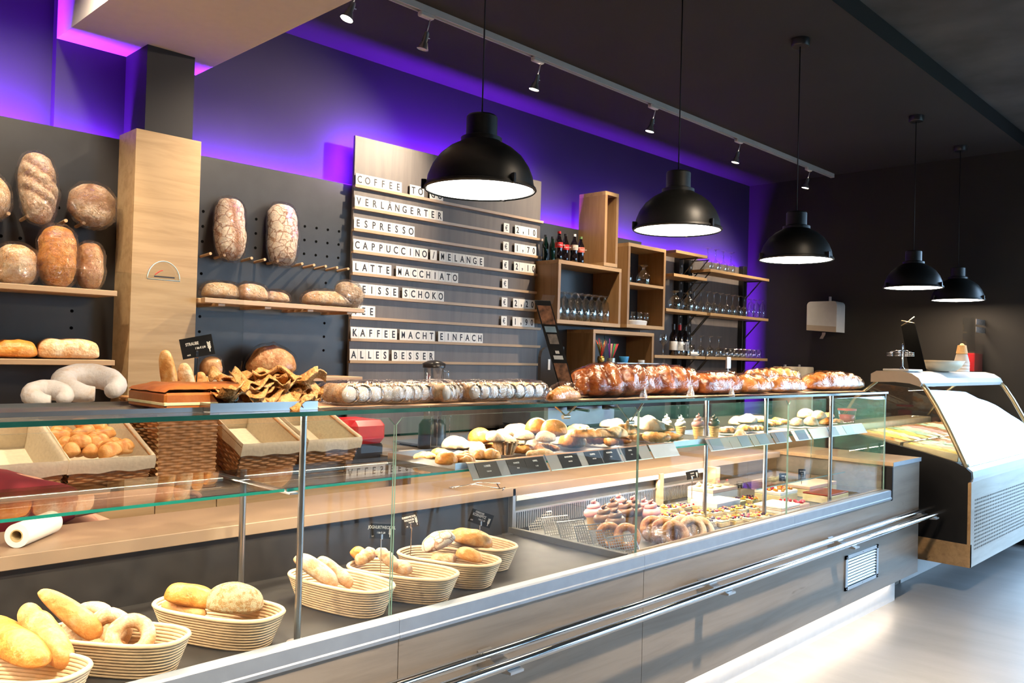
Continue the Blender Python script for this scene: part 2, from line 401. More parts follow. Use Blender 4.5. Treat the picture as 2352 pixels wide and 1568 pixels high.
# ---------------------------------------------------------------- the setting
def struct(g, name, mat, **k): return g.obj(name, mat, kind='structure', **k)
struct(G().box((XL-.2, YF-.2, -.1), (XR+.2, YB+.3, 0)), 'floor', 'floor_vinyl')
struct(G().box((XL-.2, 1.91, ZC), (XR+.2, YB+.3, ZC+.4)), 'ceiling', 'ceiling_paint')
struct(G().box((XL-.2, YF-.2, 3.62), (XR+.2, 1.91, ZC+.4)), 'ceiling_concrete', 'concrete_ceiling')
struct(G().box((XL-.2, 4.66, 0), (1.354, 4.9, ZC)).box((1.354, YB, 0), (XR+.2, 4.9, ZC)), 'wall_back', 'wall_paint')
struct(G().box((XL-.2, YF-.2, 0), (XL, YB+.06, ZC+.3)), 'wall_left', 'wall_right_paint')
g = G().box((XR, 1.8, 0), (XR+.2, YB, ZC+.3)).box((XR, YF-.2, 0), (XR+.2, -4.0, ZC+.3)).box((XR, -4.0, 2.9), (XR+.2, 1.8, ZC+.3)).box((XR, -4.0, 0), (XR+.2, 1.8, .2))
struct(g, 'wall_right', 'wall_right_paint')
g = G().box((XL, YF-.2, 0), (5.4, YF, ZC+.3)).box((8.2, YF-.2, 0), (XR, YF, ZC+.3)).box((5.4, YF-.2, 2.9), (8.2, YF, ZC+.3)).box((5.4, YF-.2, 0), (8.2, YF, .2))
struct(g, 'wall_front', 'wall_right_paint')
struct(G().box((1.354, YF, 3.09), (2.078, YB, ZC)), 'trim_1', 'plaster_white')           # dropped white ceiling beam
tag(bpy.data.objects['trim_1'], label='white plaster beam boxed out under the ceiling')
struct(G().box((1.695, 4.32, 2.55), (1.945, YB, 3.09)), 'trim_2', 'wall_paint')          # dark column above the oak cladding
def window(n, axis, lo, hi, c):
    w = thing('window_%d' % n, None, None, kindless(lo, hi, axis, c)); w['kind'] = 'structure'
    f = G(); k = 5 if hi-lo > 6 else 4
    for i in range(k+1):
        p = lo+(hi-lo)*i/k
        f.box(*((lambda a, b: (a, b))(*( ((p-.03, c-.04, .2), (p+.03, c+.04, 2.9)) if axis == 0 else ((c-.04, p-.03, .2), (c+.04, p+.03, 2.9))))))
    for z in (.2, 2.25, 2.84):
        f.box(*(((lo, c-.035, z), (hi, c+.035, z+.06)) if axis == 0 else ((c-.035, lo, z), (c+.035, hi, z+.06))))
    f.obj('window_frame', 'black_metal', w)
    for i in range(k):
        a, b2 = lo+(hi-lo)*i/k+.03, lo+(hi-lo)*(i+1)/k-.03
        G().box(*(((a, c-.004, .26), (b2, c+.004, 2.25)) if axis == 0 else ((c-.004, a, .26), (c+.004, b2, 2.25)))).obj('pane', 'glass_side', w)
def kindless(lo, hi, axis, c): return ((lo+hi)/2, c, .2) if axis == 0 else (c, (lo+hi)/2, .2)
window(1, 0, 5.4, 8.2, YF-.1)
window(2, 1, -4.0, 1.8, XR+.1)
struct(G().box((-20, -26, -.16), (40, 20, -.12)), 'ground', 'pavement')
for i, (a, b2) in enumerate((((-8, -14), (20, -9)), ((14, -9), (19, 12)))):
    gg = G(); R = random.Random(i)
    gg.grid(lambda u, v: (a[0]+(b2[0]-a[0])*u, a[1]+(b2[1]-a[1])*v, -.1+1.0*math.sin(PI*min(1, max(0, v)))**.4*math.sin(PI*u)**.3+.15*noise.noise(Vector((u*30, v*20, i)))), 40, 24)
    gg.obj('lawn', 'grass_green', kind='stuff', label=('long grassy bank outside the front window', 'grassy bank outside the side window')[i], cat='lawn', smooth=True)
# ---------------------------------------------------------------- light strips behind the boards
def strip(a, b, d, pw):
    a, b = Vector(a), Vector(b); L = (b-a).length; mid = (a+b)/2
    l = bpy.data.lights.new('violet_strip', 'AREA'); l.shape = 'RECTANGLE'; l.size = L; l.size_y = .012; l.energy = pw*L*(2.0 if a.x < 0 else 1); l.color = VIOLET
    o = bpy.data.objects.new('violet_strip', l); COL.objects.link(o); z = -Vector(d).normalized(); x = (b-a).normalized(); y = z.cross(x)
    o.matrix_world = Matrix(((x.x, y.x, z.x, mid.x), (x.y, y.y, z.y, mid.y), (x.z, y.z, z.z, mid.z), (0, 0, 0, 1)))
LED = 52
SPW = 210; PENW = 13; CASEW = 1
strip((XL, 4.526, 2.585), (1.33, 4.526, 2.585), (0, .55, .85), LED)
strip((1.37, 4.526, 2.585), (1.66, 4.526, 2.585), (0, .55, .85), LED*.8)
strip((1.99, 4.526, 2.585), (3.05, 4.526, 2.585), (0, .55, .85), LED)
strip((3.10, 4.49, 2.90), (4.83, 4.49, 2.90), (0, .55, .85), LED)
strip((3.078, 4.49, 2.64), (3.078, 4.49, 2.91), (-.5, .8, 0), LED)
strip((4.86, 4.526, 2.585), (6.27, 4.526, 2.585), (0, .55, .85), LED)
strip((6.27, 4.526, 2.50), (8.19, 4.526, 2.53), (0, .55, .85), LED)
strip((8.195, 4.526, 1.0), (8.195, 4.526, 2.50), (.6, .8, 0), LED*.8)
# ---------------------------------------------------------------- perforated wall boards with dowels
def hole(g, x, z, y=4.5): g.lathe([(0, 0), (.0085, 0), (.0085, .002)], 8); k = len(g.v)-17; g.xf(Matrix.Translation((x, y-.0015, z)) @ Matrix.Rotation(-PI/2, 4, 'X'), k)
def pegboard(x0, x1, label, holes, pegs, pz):
    t = thing('perforated_board', label, 'wall board', ((x0+x1)/2, 4.51, .86))
    G().box((x0, 4.5, .86), (x1, 4.52, 2.62), .002).obj('panel', 'peg_black', t)
    g = G()
    for x, z in holes: hole(g, x, z)
    g.obj('hole', 'hole_black', t, kind='stuff')
    for x in pegs:
        g = G().tube([(x, 4.5, pz), (x-.004, 4.374, pz+.008)], [.0085, .0085], 8); g.obj('peg', 'oak_pale', t, smooth=60)
hl = [(1.36, 2.307), (1.36, 2.221), (1.114, 2.051), (1.196, 2.05), (1.438, 1.713), (1.438, 1.628), (1.438, 1.54)]+[(.70+.0827*i, 2.39+.083*j) for i in range(3) for j in (-3, -2, -1)]
pegboard(XL, 1.64, 'black perforated board on the wall left of the oak pillar', hl, [.69, .77, .86, 1.115, 1.196, 1.278, 1.361, 1.443, 1.527], 2.137)
hr = [(x, z) for x in (2.102, 2.425, 2.507, 2.667, 2.751, 2.834, 2.916, 2.999) for z in (2.309, 2.225, 2.14)]+[(2.34, 2.14), (2.102, 1.96), (2.102, 1.87), (2.913, 1.973), (2.912, 1.72), (2.911, 1.635), (2.911, 1.549), (2.102, 1.72), (2.102, 1.635), (2.911, 1.30)]
pegboard(1.977, 3.10, 'black perforated board with a full row of dowels right of the oak pillar', hr, [2.096+.0818*i for i in range(12)], 2.055)
# oak clad pillar
t = thing('oak_pillar', 'tall oak-clad square pillar between the two perforated boards', 'pillar', (1.81, 4.4, .906))
G().box((1.638, 4.28, .906), (1.977, 4.298, 2.64), .001).obj('front_board', 'oak_upright', t)
G().box((1.638, 4.298, .906), (1.656, 4.5, 2.64), .001).obj('side_board', 'oak_upright', t)
G().box((1.959, 4.298, .906), (1.977, 4.5, 2.64), .001).obj('side_board', 'oak_upright', t)
# round-topped acrylic notice standing on the top glass shelf
# dark boards right of the menu, grey board behind the glass shelves
def board(name, x0, x1, y, z0, z1, mat, label): return G().box((x0, y, z0), (x1, y+.02, z1), .002).obj(name, mat, label=label, cat='wall board')
board('wall_board', 4.85, 5.75, 4.5, .86, 2.62, 'peg_black', 'plain black wall board behind the small bottles and oak boxes')
board('wall_board', 5.755, 6.27, 4.5, .86, 2.62, 'peg_black', 'plain black wall board behind the two-level oak box')
board('wall_board', 6.275, 8.2, 4.5, .86, 2.555, 'concrete_board', 'brown-grey wall board behind the glass shelves and black uprights')
# ---------------------------------------------------------------- the letter board
t = thing('menu_board', 'tall grey letter board with wooden rails listing coffee prices', 'menu board', (3.96, 4.48, 1.1))
G().box((3.075, 4.462, 1.0), (4.85, 4.482, 2.935), .002).obj('panel', 'concrete_board', t)
RZ = [2.598-.1408*i for i in range(9)]
for z in RZ:
    G().prism([(4.462, z), (4.438, z+.002), (4.436, z+.02), (4.440, z+.02), (4.448, z+.012), (4.462, z+.014)], 0, 3.07, 4.86).obj('rail', 'oak_pale', t)
tileg = G().box((-.0306, 0, 0), (.0306, .003, .078), .0008)
tile0 = None
def word(s, x, row):
    global tile0
    for i, ch in enumerate(s):
        X = x+.0619*(i+.5); z = RZ[row]+.0135
        if tile0 is None:
            tile0 = tileg.obj('letter_tile', 'card_white', None, origin=(0, 0, 0)); o = tile0; o.parent = t
        else: o = bpy.data.objects.new('letter_tile', tile0.data); COL.objects.link(o); o.parent = t
        o.location = Vector((X, 4.4445, z))-wloc(t); o.rotation_euler = (math.radians(-2), 0, 0)
        if ch == ' ': continue
        text(ch, {'€': .056, ',': .08}.get(ch, .066), 'ink', o, wloc(o)+Vector((0, -.0006, .0395 if ch != ',' else .050)), name='letter', bold=.0002 if ch in 'MW€' else .0013, sx=.64 if ch in 'MW' else .82)
for s, x, r in (('COFFEE', 3.077, 0), ('TO', 3.518, 0), ('GO', 3.692, 0), ('VERLÄNGERTER', 3.075, 1), ('ESPRESSO', 3.074, 2), ('CAPPUCCINO', 3.073, 3), ('/', 3.712, 3), ('MELANGE', 3.795, 3),
                ('LATTE', 3.073, 4), ('MACCHIATO', 3.421, 4), ('WEISSE', 3.073, 5), ('SCHOKO', 3.478, 5), ('TEE', 3.075, 6), ('KAFFEE', 3.073, 7), ('MACHT', 3.466, 7), ('EINFACH', 3.805, 7), ('ALLES', 3.07, 8), ('BESSER', 3.405, 8)): word(s, x, r)
for r, p in ((1, '2,10'), (2, '1,70'), (3, '2,10'), (4, ''), (5, '2,20'), (6, '1,90')): word('€', 4.424, r); word(p, 4.546, r)
# ---------------------------------------------------------------- ceiling track with spot heads
t = thing('light_track', 'long white lighting track along the black ceiling', 'light track', (5.2, 3.64, 3.5))
g = G().box((2.085, 3.621, 3.462), (8.36, 3.627, 3.5)).box((2.085, 3.653, 3.462), (8.36, 3.659, 3.5)).box((2.085, 3.627, 3.478), (8.36, 3.653, 3.5)); g.obj('rail', 'track_white', t)
G().box((8.36, 3.619, 3.46), (8.372, 3.661, 3.5), .002).obj('end_cap', 'track_white', t)
SP = [(2.47, 1), (2.96, 0), (3.89, 1), (5.18, 1), (6.46, 1), (7.82, 1)]
wh = ['second spotlight head on the track from the left, pointing away unlit', 'third spotlight head on the ceiling track from the left', 'fourth spotlight head on the ceiling track from the left', 'fifth spotlight head on the ceiling track, before the last', 'last spotlight head on the track, nearest the dark end wall']
for i, (x, on) in enumerate(SP):
    s = thing('spotlight', 'glaring first spotlight head on the track beside the white beam' if i == 0 else wh[i-1], 'spotlight', (x, 3.64, 3.46), 'spotlight heads on the ceiling track')
    G().box((x-.05, 3.622, 3.435), (x+.05, 3.658, 3.465), .006).obj('adapter', 'track_white', s)
    p0 = Vector((x+.03, 3.64, 3.435)); d = Vector((-.12 if i else -.35, .22 if i else .1, -1)).normalized(); p1 = p0+d*.07; p2 = p1+d*.10
    G().tube([p0, p1], .0035, 6).obj('stem', 'aluminium', s, smooth=True)
    G().tube([p1, p1+d*.012, p1+d*.055, p1+d*.06, p2], [.012, .016, .016, .020, .034], 16, caps=False).tube([p1+d*.03+Vector((.03, 0, 0)), p1+d*.03], .003, 6).obj('head', 'aluminium', s, smooth=40)
    if on: spot('spot_lamp', p2+d*.004, p2+Vector((-1.6 if i == 2 else -.25, .75, -1.15)) if i else p2+Vector((-.15, .6, -1.2)), SPW*(1.15 if i == 0 else (1.9 if i == 2 else 1)), WARM2, 100, 1.0, .03)
    k = G().tube([p1+d*.094, p1+d*.096], [.030, .030], 16); k.obj('bulb', 'bulb_glow' if on else 'white_plastic', s)

t = thing('light_track', 'short lighting track left of the white beam, above the picture', 'light track', (0, 3.64, 3.5))
G().box((-2.2, 3.62, 3.465), (1.33, 3.66, 3.5)).obj('rail', 'track_white', t)
for x in (-1.2, -.1, .75, 1.25):
    G().tube([(x, 3.66, 3.465), (x, 3.70, 3.36)], [.012, .03], 14).obj('head', 'aluminium', t, smooth=True); spot('spot_lamp', (x, 3.71, 3.34), (x+.12, 4.4, 2.2), SPW*.62, WARM2, 100, 1.0, .03)
for i, (x, y, lb) in enumerate(((-.8, .9, 'added ceiling fill lamp behind the camera, left'), (1.3, .5, 'added ceiling fill lamp in front of the counter, left'), (3.4, .5, 'added ceiling fill lamp in front of the counter, middle'))):
    t = thing('fill_downlight', lb, 'fill light', (x, y, 3.58)); G().lathe([(0, .01), (.09, .01), (.09, 0), (.11, 0), (.11, .04), (0, .04)], 24, (x, y, 3.58)).obj('ring', 'white_plastic', t)
    G().lathe([(0, 0), (.088, 0), (.088, .008), (0, .008)], 20, (x, y, 3.58)).obj('diffuser', 'warm_led', t); area('fill_light', (x, y, 3.572), .17, 120, WARM2, (0, .15, -1), shape='DISK', spread=math.radians(105))  # unseen fill lamps, added to brighten the counter top and front
# ---------------------------------------------------------------- pendant lamps
PEN = [(2.185, 2.33, 2.176), (3.47, 2.28, 2.18), (4.75, 2.28, 2.163), (6.80, 2.30, 2.153), (7.97, 2.32, 2.134)]
pl = ['nearest and largest black dome pendant, in front of the letter board', 'second black dome pendant, in front of the violet glow by the oak boxes', 'third black dome pendant, against the dark wall right of the glass shelves', 'fourth black dome pendant, left one of the far pair above the ice cream cabinet', 'farthest black dome pendant, right one of the pair at the end wall']
prof = [(.212, .000), (.218, .006), (.214, .016), (.208, .018), (.202, .055), (.186, .095), (.158, .135), (.122, .165), (.085, .185), (.079, .190), (.079, .205), (.064, .208), (.060, .212), (.060, .285), (.055, .292), (.008, .292), (0, .292)]
for i, (x, y, z) in enumerate(PEN):
    t = thing('pendant_lamp', pl[i], 'pendant lamp', (x, y, z), 'black dome pendants over the counter')
    g = G(); g.lathe(prof, 48, (x, y, z)); g.lathe([(.210, .004), (.200, .05), (.18, .09), (.15, .12), (0, .14)], 40, (x, y, z)); g.obj('shade', 'lamp_black', t, smooth=35)
    for a in (.0, 2.1, 4.2):
        g = G(); c, s_ = math.cos(a+.35), math.sin(a+.35); k = len(g.v); g.box((-.008, -.006, -.006), (.012, .006, .032), .002); g.xf(Matrix.Translation((x+.214*c, y+.214*s_, z+.006)) @ Matrix.Rotation(a+.35, 4, 'Z'), k)
        g.obj('clip', 'black_plastic', t)
    G().lathe([(0, -.001), (.203, -.001), (.203, .004), (0, .004)], 40, (x, y, z+.006)).obj('diffuser', 'lamp_glow', t)
    G().tube([(x, y, z+.29), (x, y, ZC-.03)], .0032, 6).obj('cord', 'black_matt', t, smooth=True)
    G().lathe([(0, -.045), (.050, -.045), (.055, -.038), (.055, 0), (0, 0)], 24, (x, y, ZC)).obj('ceiling_rose', 'black_plastic', t, smooth=40)
    area('pendant_light', (x, y, z-.004), .38, PENW, WARM, (0, 0, -1), shape='DISK')
# ---------------------------------------------------------------- oak wall boxes
def oakbox(x0, x1, z0, z1, y0, label, mid=(), back=None):
    t = thing('wall_box', label, 'shelf box', ((x0+x1)/2, 4.4, z0), 'oak boxes on the wall'); w = .03
    G().box((x0, y0, z1-w), (x1, 4.5, z1), .001).obj('top_board', 'oak', t); G().box((x0, y0, z0), (x1, 4.5, z0+w), .001).obj('bottom_board', 'oak', t)
    G().box((x0, y0, z0+w), (x0+w, 4.5, z1-w), .001).obj('side_board', 'oak_box', t); G().box((x1-w, y0, z0+w), (x1, 4.5, z1-w), .001).obj('side_board', 'oak_box', t)
    for z in mid: G().box((x0+w, y0, z-.012), (x1-w, 4.49, z+.012), .001).obj('shelf_board', 'oak', t)
    return t
BY = 4.22
oakbox(5.365, 5.545, 2.30, 2.915, BY, 'tall narrow oak box standing on the wide oak box')
oakbox(4.805, 5.605, 1.805, 2.296, BY, 'wide low oak box holding rows of upturned beer glasses')
oakbox(5.695, 6.255, 1.81, 2.53, BY, 'upright oak box with a middle shelf, right of the wide box', (2.185,))
oakbox(5.25, 6.10, 1.19, 1.776, BY, 'lowest oak box with coloured straws, under the wide box')
# ---------------------------------------------------------------- glass shelves on black uprights
t = thing('upright_rail', 'pair of black slotted uprights holding the oak glass shelves', 'shelf rail', (6.85, 4.47, .9))
p_ = [at_y(1558.5, 640, 4.47).x, at_y(1580, 640, 4.47).x, at_y(1706, 640, 4.47).x]
for x in p_[:2]:
    G().box((x-.035, 4.44, .9), (x+.035, 4.5, 2.60), .004).obj('upright', 'black_metal', t)
    g = G()
    for k in range(20): g.box((x-.01, 4.436, 1.0+.08*k), (x+.01, 4.4405, 1.02+.08*k))
    g.obj('slot', 'aluminium', t, kind='stuff')
t = thing('upright_rail', 'single black slotted upright near the dark end wall', 'shelf rail', (p_[2], 4.47, .9))
G().box((p_[2]-.035, 4.44, .9), (p_[2]+.035, 4.5, 2.565), .004).obj('upright', 'black_metal', t)
G().box((p_[2]+.07, 4.47, .9), (p_[2]+.085, 4.5, 2.565), .002).obj('edge_strip', 'steel_brushed', t)
def wshelf(x0, x1, z, y0, label, br):
    t = thing('wall_shelf', label, 'shelf', ((x0+x1)/2, 4.4, z), 'oak glass shelves')
    G().box((x0, y0, z-.027), (x1, 4.44, z), .001).obj('board', 'oak', t)
    for x in br: G().tube([(x, 4.44, z-.22), (x, y0+.04, z-.03)], .006, 6).tube([(x, 4.44, z-.032), (x, y0+.03, z-.032)], .005, 6).obj('bracket', 'black_metal', t)
YS = 4.22
X = lambda px, py, y=YS: at_y(px, py, y).x
wshelf(X(1553, 575), X(1625, 592), at_y(1553, 573, YS).z, YS, 'short oak shelf at the very top of the black uprights', (p_[0]-.02, p_[1]+.02))
wshelf(X(1548, 630), X(1624, 640), at_y(1548, 627, YS).z, YS, 'short oak shelf second from the top on the black uprights', (p_[0]-.02, p_[1]+.02))
wshelf(X(1632, 618), X(1767, 640), at_y(1632, 617, YS).z, YS, 'long oak shelf carrying a few wine glasses in the violet glow', (p_[1]+.05, p_[2]))
wshelf(X(1530, 710), X(1624, 720), at_y(1546, 709, YS).z, YS, 'left middle oak shelf carrying upturned goblets', (p_[0]-.02, p_[1]+.02))
wshelf(X(1632, 712), X(1765, 732), at_y(1546, 709, YS).z, YS, 'long middle oak shelf crowded with wine glasses', (p_[1]+.05, p_[2]))
wshelf(X(1504, 817), X(1620, 820), at_y(1543, 816, YS).z, YS, 'bottom left oak shelf carrying dark bottles', (p_[0]-.02, p_[1]+.02))
wshelf(X(1622, 817), X(1763, 823), at_y(1543, 816, YS).z, YS, 'bottom right oak shelf carrying rows of small tumblers', (p_[1]+.05, p_[2]))
# ---------------------------------------------------------------- serving counter
YP, YG = 1.97, 2.012          # front panel plane, front of the glass
t = CT = thing('display_counter', 'long oak-fronted glass bakery display counter with steel handrails', 'counter', (3.0, 2.3, 0))
XE = 5.50                      # end of the glass
zp0, zp1 = .155, .698
js = [-1.0, 1.565, 2.815, 6.01]
for a, b2 in zip(js, js[1:]):
    if b2 > 6: G().prism([(a+.001, zp0), (6.01, zp0), (6.01, .905), (XE+.02, .905), (XE+.02, zp1), (a+.001, zp1)], 1, YP, YP+.02).obj('front_panel', 'oak_grey', t)
    else: G().box((a+.001, YP, zp0), (b2-.001, YP+.02, zp1), .001).obj('front_panel', 'oak_grey', t)
G().box((5.99, YP+.02, zp0), (6.01, 2.76, .905)).obj('end_panel', 'oak_grey', t); G().box((XE+.02, YP+.02, .14), (XE+.04, 2.76, .905)).obj('partition', 'oak_grey', t)
G().box((XE+.012, YP-.006, .905), (6.016, 2.78, .93), .002).obj('end_worktop', 'oak_pale', t)
G().box((XE+.012, YP-.009, .904), (6.018, YP-.006, .931)).obj('worktop_edge', 'steel_brushed', t)
G().box((-1.0, 2.025, 0), (5.75, 2.045, zp0+.02)).box((5.73, 2.045, 0), (5.75, 2.7, zp0+.02)).obj('plinth', 'white_paint', t)
G().box((-1.0, 2.045, .10), (5.73, 2.75, .14)).obj('underside', 'black_matt', t)
# steel sill, in lengths
for a, b2 in ((-1.0, 1.565), (1.565, 2.815), (2.815, 4.15), (4.15, XE)):
    G().prism([(YP-.006, zp1), (YP-.006, .708), (YP-.002, .712), (YP-.002, .752), (YP+.004, .757), (YG-.002, .757), (YG-.002, .70), (YP+.02, zp1)], 0, a+.0006, b2-.0006).obj('sill', 'steel_brushed', t)
G().box((XE, YP-.006, .69), (XE+.018, YG+.02, .90), .002).obj('corner_bracket', 'black_matt', t)
# decks
G().box((-1.0, YG+.01, .700), (2.80, 2.72, .720)).obj('deck', 'deck_dark', t)
G().box((-1.0, 2.72, .700), (2.80, 2.735, .915)).obj('back_panel', 'deck_dark', t)
G().box((-1.0, 2.70, .893), (5.45, 3.06, .935), .002).obj('service_ledge', 'ledge_oak', t)
# cold section
G().box((2.812, YG+.01, .700), (XE-.01, 2.735, .712)).obj('cold_deck', 'cold_steel', t)
g = G().box((2.792, 2.05, .718), (2.812, 2.75, .748), .002); g.obj('cold_rim', 'cold_steel', t)
G().box((2.797, 2.06, .748), (2.806, 2.72, .905)).obj('divider_glass', 'glass_side', t)
G().box((2.794, 2.70, .748), (2.815, 2.72, .93), .002).obj('divider_post', 'aluminium', t)
g = G().box((2.82, 2.73, .712), (4.52, 2.74, .89)); g.obj('cold_back', 'cold_steel', t)
G().box((2.82, 2.700, .868), (4.52, 2.712, .895), .002).obj('light_rail', 'white_plastic', t)
g = G(); g.box((2.82, 2.712, .812), (4.52, 2.722, .820))
for k in range(113): g.box((2.83+.015*k, 2.716, .735), (2.838+.015*k, 2.722, .812))
g.obj('air_grille', 'aluminium', t, kind='stuff')
G().box((3.98, 2.69, .72), (4.02, 2.72, .90), .002).obj('back_post', 'oak_pale', t); G().box((4.50, 2.64, .72), (4.55, 2.72, .90), .002).obj('back_post', 'oak_pale', t)
G().box((2.812, YG+.012, .752), (XE-.01, YG+.016, .76)).obj('front_rim', 'oak_pale', t)
# glass: front panes with bevelled top corners, end pane, top pane
def pane(x0, x1, z0, z1, y, ch):
    th = .006; poly = [(x0, z0), (x1, z0), (x1, z1-ch), (x1-ch, z1), (x0+ch, z1), (x0, z1-ch)]
    g = G(); n = len(poly); vs = [(u, w, v) for w in (y, y+th) for u, v in poly]
    g.add(vs, [list(range(n)), list(range(n, 2*n))[::-1]]); g.cur = 1; g.add(vs, [(i, (i+1) % n, n+(i+1) % n, n+i) for i in range(n)]); return g
for a, b2 in ((-1.0, .30), (.304, 1.563), (1.567, 2.813), (2.817, 4.148), (4.152, XE-.008)):
    pane(a+.002, b2-.002, .752, 1.352, YG, .022).obj('front_pane', ['glass', 'glass_edge_light'], t)
g = G(); g.add([(XE-.006+d, y, z) for d in (0, .006) for y, z in ((YG, .75), (2.50, .75), (2.50, 1.366), (YG, 1.366))], [(0, 1, 2, 3), (7, 6, 5, 4)])
g.cur = 1; g.add([(XE-.006+d, y, z) for d in (0, .006) for y, z in ((YG, .75), (2.50, .75), (2.50, 1.366), (YG, 1.366))], [(0, 1, 5, 4), (1, 2, 6, 5), (2, 3, 7, 6), (3, 0, 4, 7)]); g.obj('end_pane', ['glass_side', 'glass_edge_light'], t)
def sheet(x0, x1, y0, y1, z0, z1, name, edge):
    g = G(); g.box((x0, y0, z0), (x1, y1, z1)); g.m = [1, 1, 1, 1, 0, 0]
    o = g.obj(name, ['glass_shelf', edge], t)
    for p in o.data.polygons: p.material_index = 1 if p.normal.y < -.5 else 0
    return o
sheet(-1.0, XE, 1.998, 2.42, 1.368, 1.380, 'top_pane', 'glass_edge_dark')
sheet(-1.0, 1.262, 2.13, 2.56, 1.142, 1.150, 'shelf_pane', 'glass_edge')
sheet(1.270, 2.815, 2.13, 2.56, 1.142, 1.150, 'shelf_pane', 'glass_edge')
sheet(2.822, 5.30, 2.13, 2.50, 1.142, 1.150, 'shelf_pane', 'glass_edge')
sheet(4.25, 5.44, 2.24, 2.60, .842, .848, 'low_shelf_pane', 'glass_edge_light')
for x, y, z1 in ((1.283, 2.073, 1.366), (-.20, 2.073, 1.366)):
    G().cyl((x, y, .72), (x, y, z1), .0095, 14).lathe([(0, 0), (.03, 0), (.03, .006), (0, .006)], 16, (x, y, .72)).obj('post', 'steel', t, smooth=40)
for x, y, z1 in ((1.385, 2.60, 1.142), (2.79, 2.73, .93), (-.1, 2.6, 1.142)):
    G().cyl((x, y, .72), (x, y, z1), .011, 14).lathe([(0, 0), (.045, 0), (.045, .004), (0, .004)], 20, (x, y, .72)).obj('post', 'steel', t, smooth=40)
for px, py in ((1618, 1180), (1755, 1180), (1905, 1150)):
    q = at_z(px, py, .74); G().cyl((q.x, q.y, .72), (q.x, q.y, 1.366), .011, 14).obj('post', 'steel', t, smooth=40)
G().box((1.262, 2.10, 1.136), (1.290, 2.57, 1.142), .001).obj('shelf_bearer', 'steel', t)
# handrail tubes
g = G()
RY, RZ2 = 1.87, .575
G().tube([(-1.0, 1.905, .592), (6.09, 1.905, .592)], .0155, 16).obj('handrail', 'chrome', t, smooth=40)
G().tube([(-1.0, 1.835, .575), (6.12, 1.835, .575)], .0155, 16).obj('handrail', 'chrome', t, smooth=40)
for x in (1.92, 3.25, 4.59, 5.90, .6):
    G().prism([(YP, .585), (YP, .535), (1.815, .548), (1.815, .556), (YP-.02, .578)], 0, x-.03, x+.03).obj('rail_bracket', 'steel', t)
g = G().box((4.80, YP-.006, .245), (5.29, YP-.004, .255)).box((4.80, YP-.008, .245), (4.83, YP, .445)).box((5.26, YP-.008, .245), (5.29, YP, .445)).box((4.80, YP-.008, .425), (5.29, YP, .445)).box((4.80, YP-.008, .245), (5.29, YP, .265))
g.obj('vent_frame', 'aluminium', t); G().box((4.83, YP-.0008, .265), (5.26, YP-.0002, .425)).obj('vent_back', 'hole_black', t)
for k in range(9): G().prism([(YP-.006, .270+.0172*k), (YP-.004, .276+.0172*k), (YP-.0005, .280+.0172*k), (YP-.0005, .277+.0172*k)], 0, 4.83, 5.26).obj('vent_slat', 'aluminium', t)
g = G()
for x in (4.812, 5.045, 5.278):
    for z in (.435, .255): g.lathe([(0, .002), (.004, .0015), (.004, 0)], 8); k = len(g.v)-17; g.xf(Matrix.Translation((x, YP-.008, z)) @ Matrix.Rotation(PI/2, 4, 'X'), k)
g.obj('screw', 'chrome', t, kind='stuff')
# lights of the counter: warm strip under the body, warm tubes inside the dry case
area('plinth_strip', (4.15, 2.006, .150), 3.0, 7, WARM2, (0, -.25, -1), .02)
area('plinth_strip', (1.0, 2.006, .150), 3.0, 7, WARM2, (0, -.25, -1), .02)
CASE = []
for a, b2, z, pw in ((-.9, 1.25, 1.362, 26), (1.32, 2.78, 1.362, 20), (2.86, 5.4, 1.362, 40)):
    G().box((a, 2.385, z-.010), (b2, 2.405, z+.004), .002).obj('light_tube', 'aluminium', t)
    area('case_light', ((a+b2)/2, 2.395, z-.012), b2-a, pw*CASEW, WARM2, (0, -.2, -1), .012)
area('case_light', (3.65, 2.70, .862), 1.6, 8*CASEW, WARM2, (0, -.7, -.7), .01)
for a, b2, pw in ((-.9, 1.25, 15), (1.32, 2.78, 12), (2.86, 5.25, 26)):
    G().box((a, 2.475, 1.130), (b2, 2.490, 1.1415), .002).obj('added_fill_tube', 'aluminium', t); area('case_light', ((a+b2)/2, 2.4825, 1.127), b2-a, pw*CASEW, WARM2, (0, -.35, -1), .012)  # tubes and lamps added under the shelf panes to brighten the goods below
# glass clamps with two thin rods
for px, py, y in ((1300, 955, 2.20), (1448, 968, 2.09)):
    q = at_y(px, py, y); 
    g = G().tube([(q.x-.055, y+.04, 1.366), q, (q.x+.05, y-.03, 1.366)], .004, 6); g.cyl(q+Vector((-.02, 0, -.003)), q+Vector((.02, 0, -.003)), .009, 12); g.obj('rod_clamp', 'chrome', t, smooth=50)
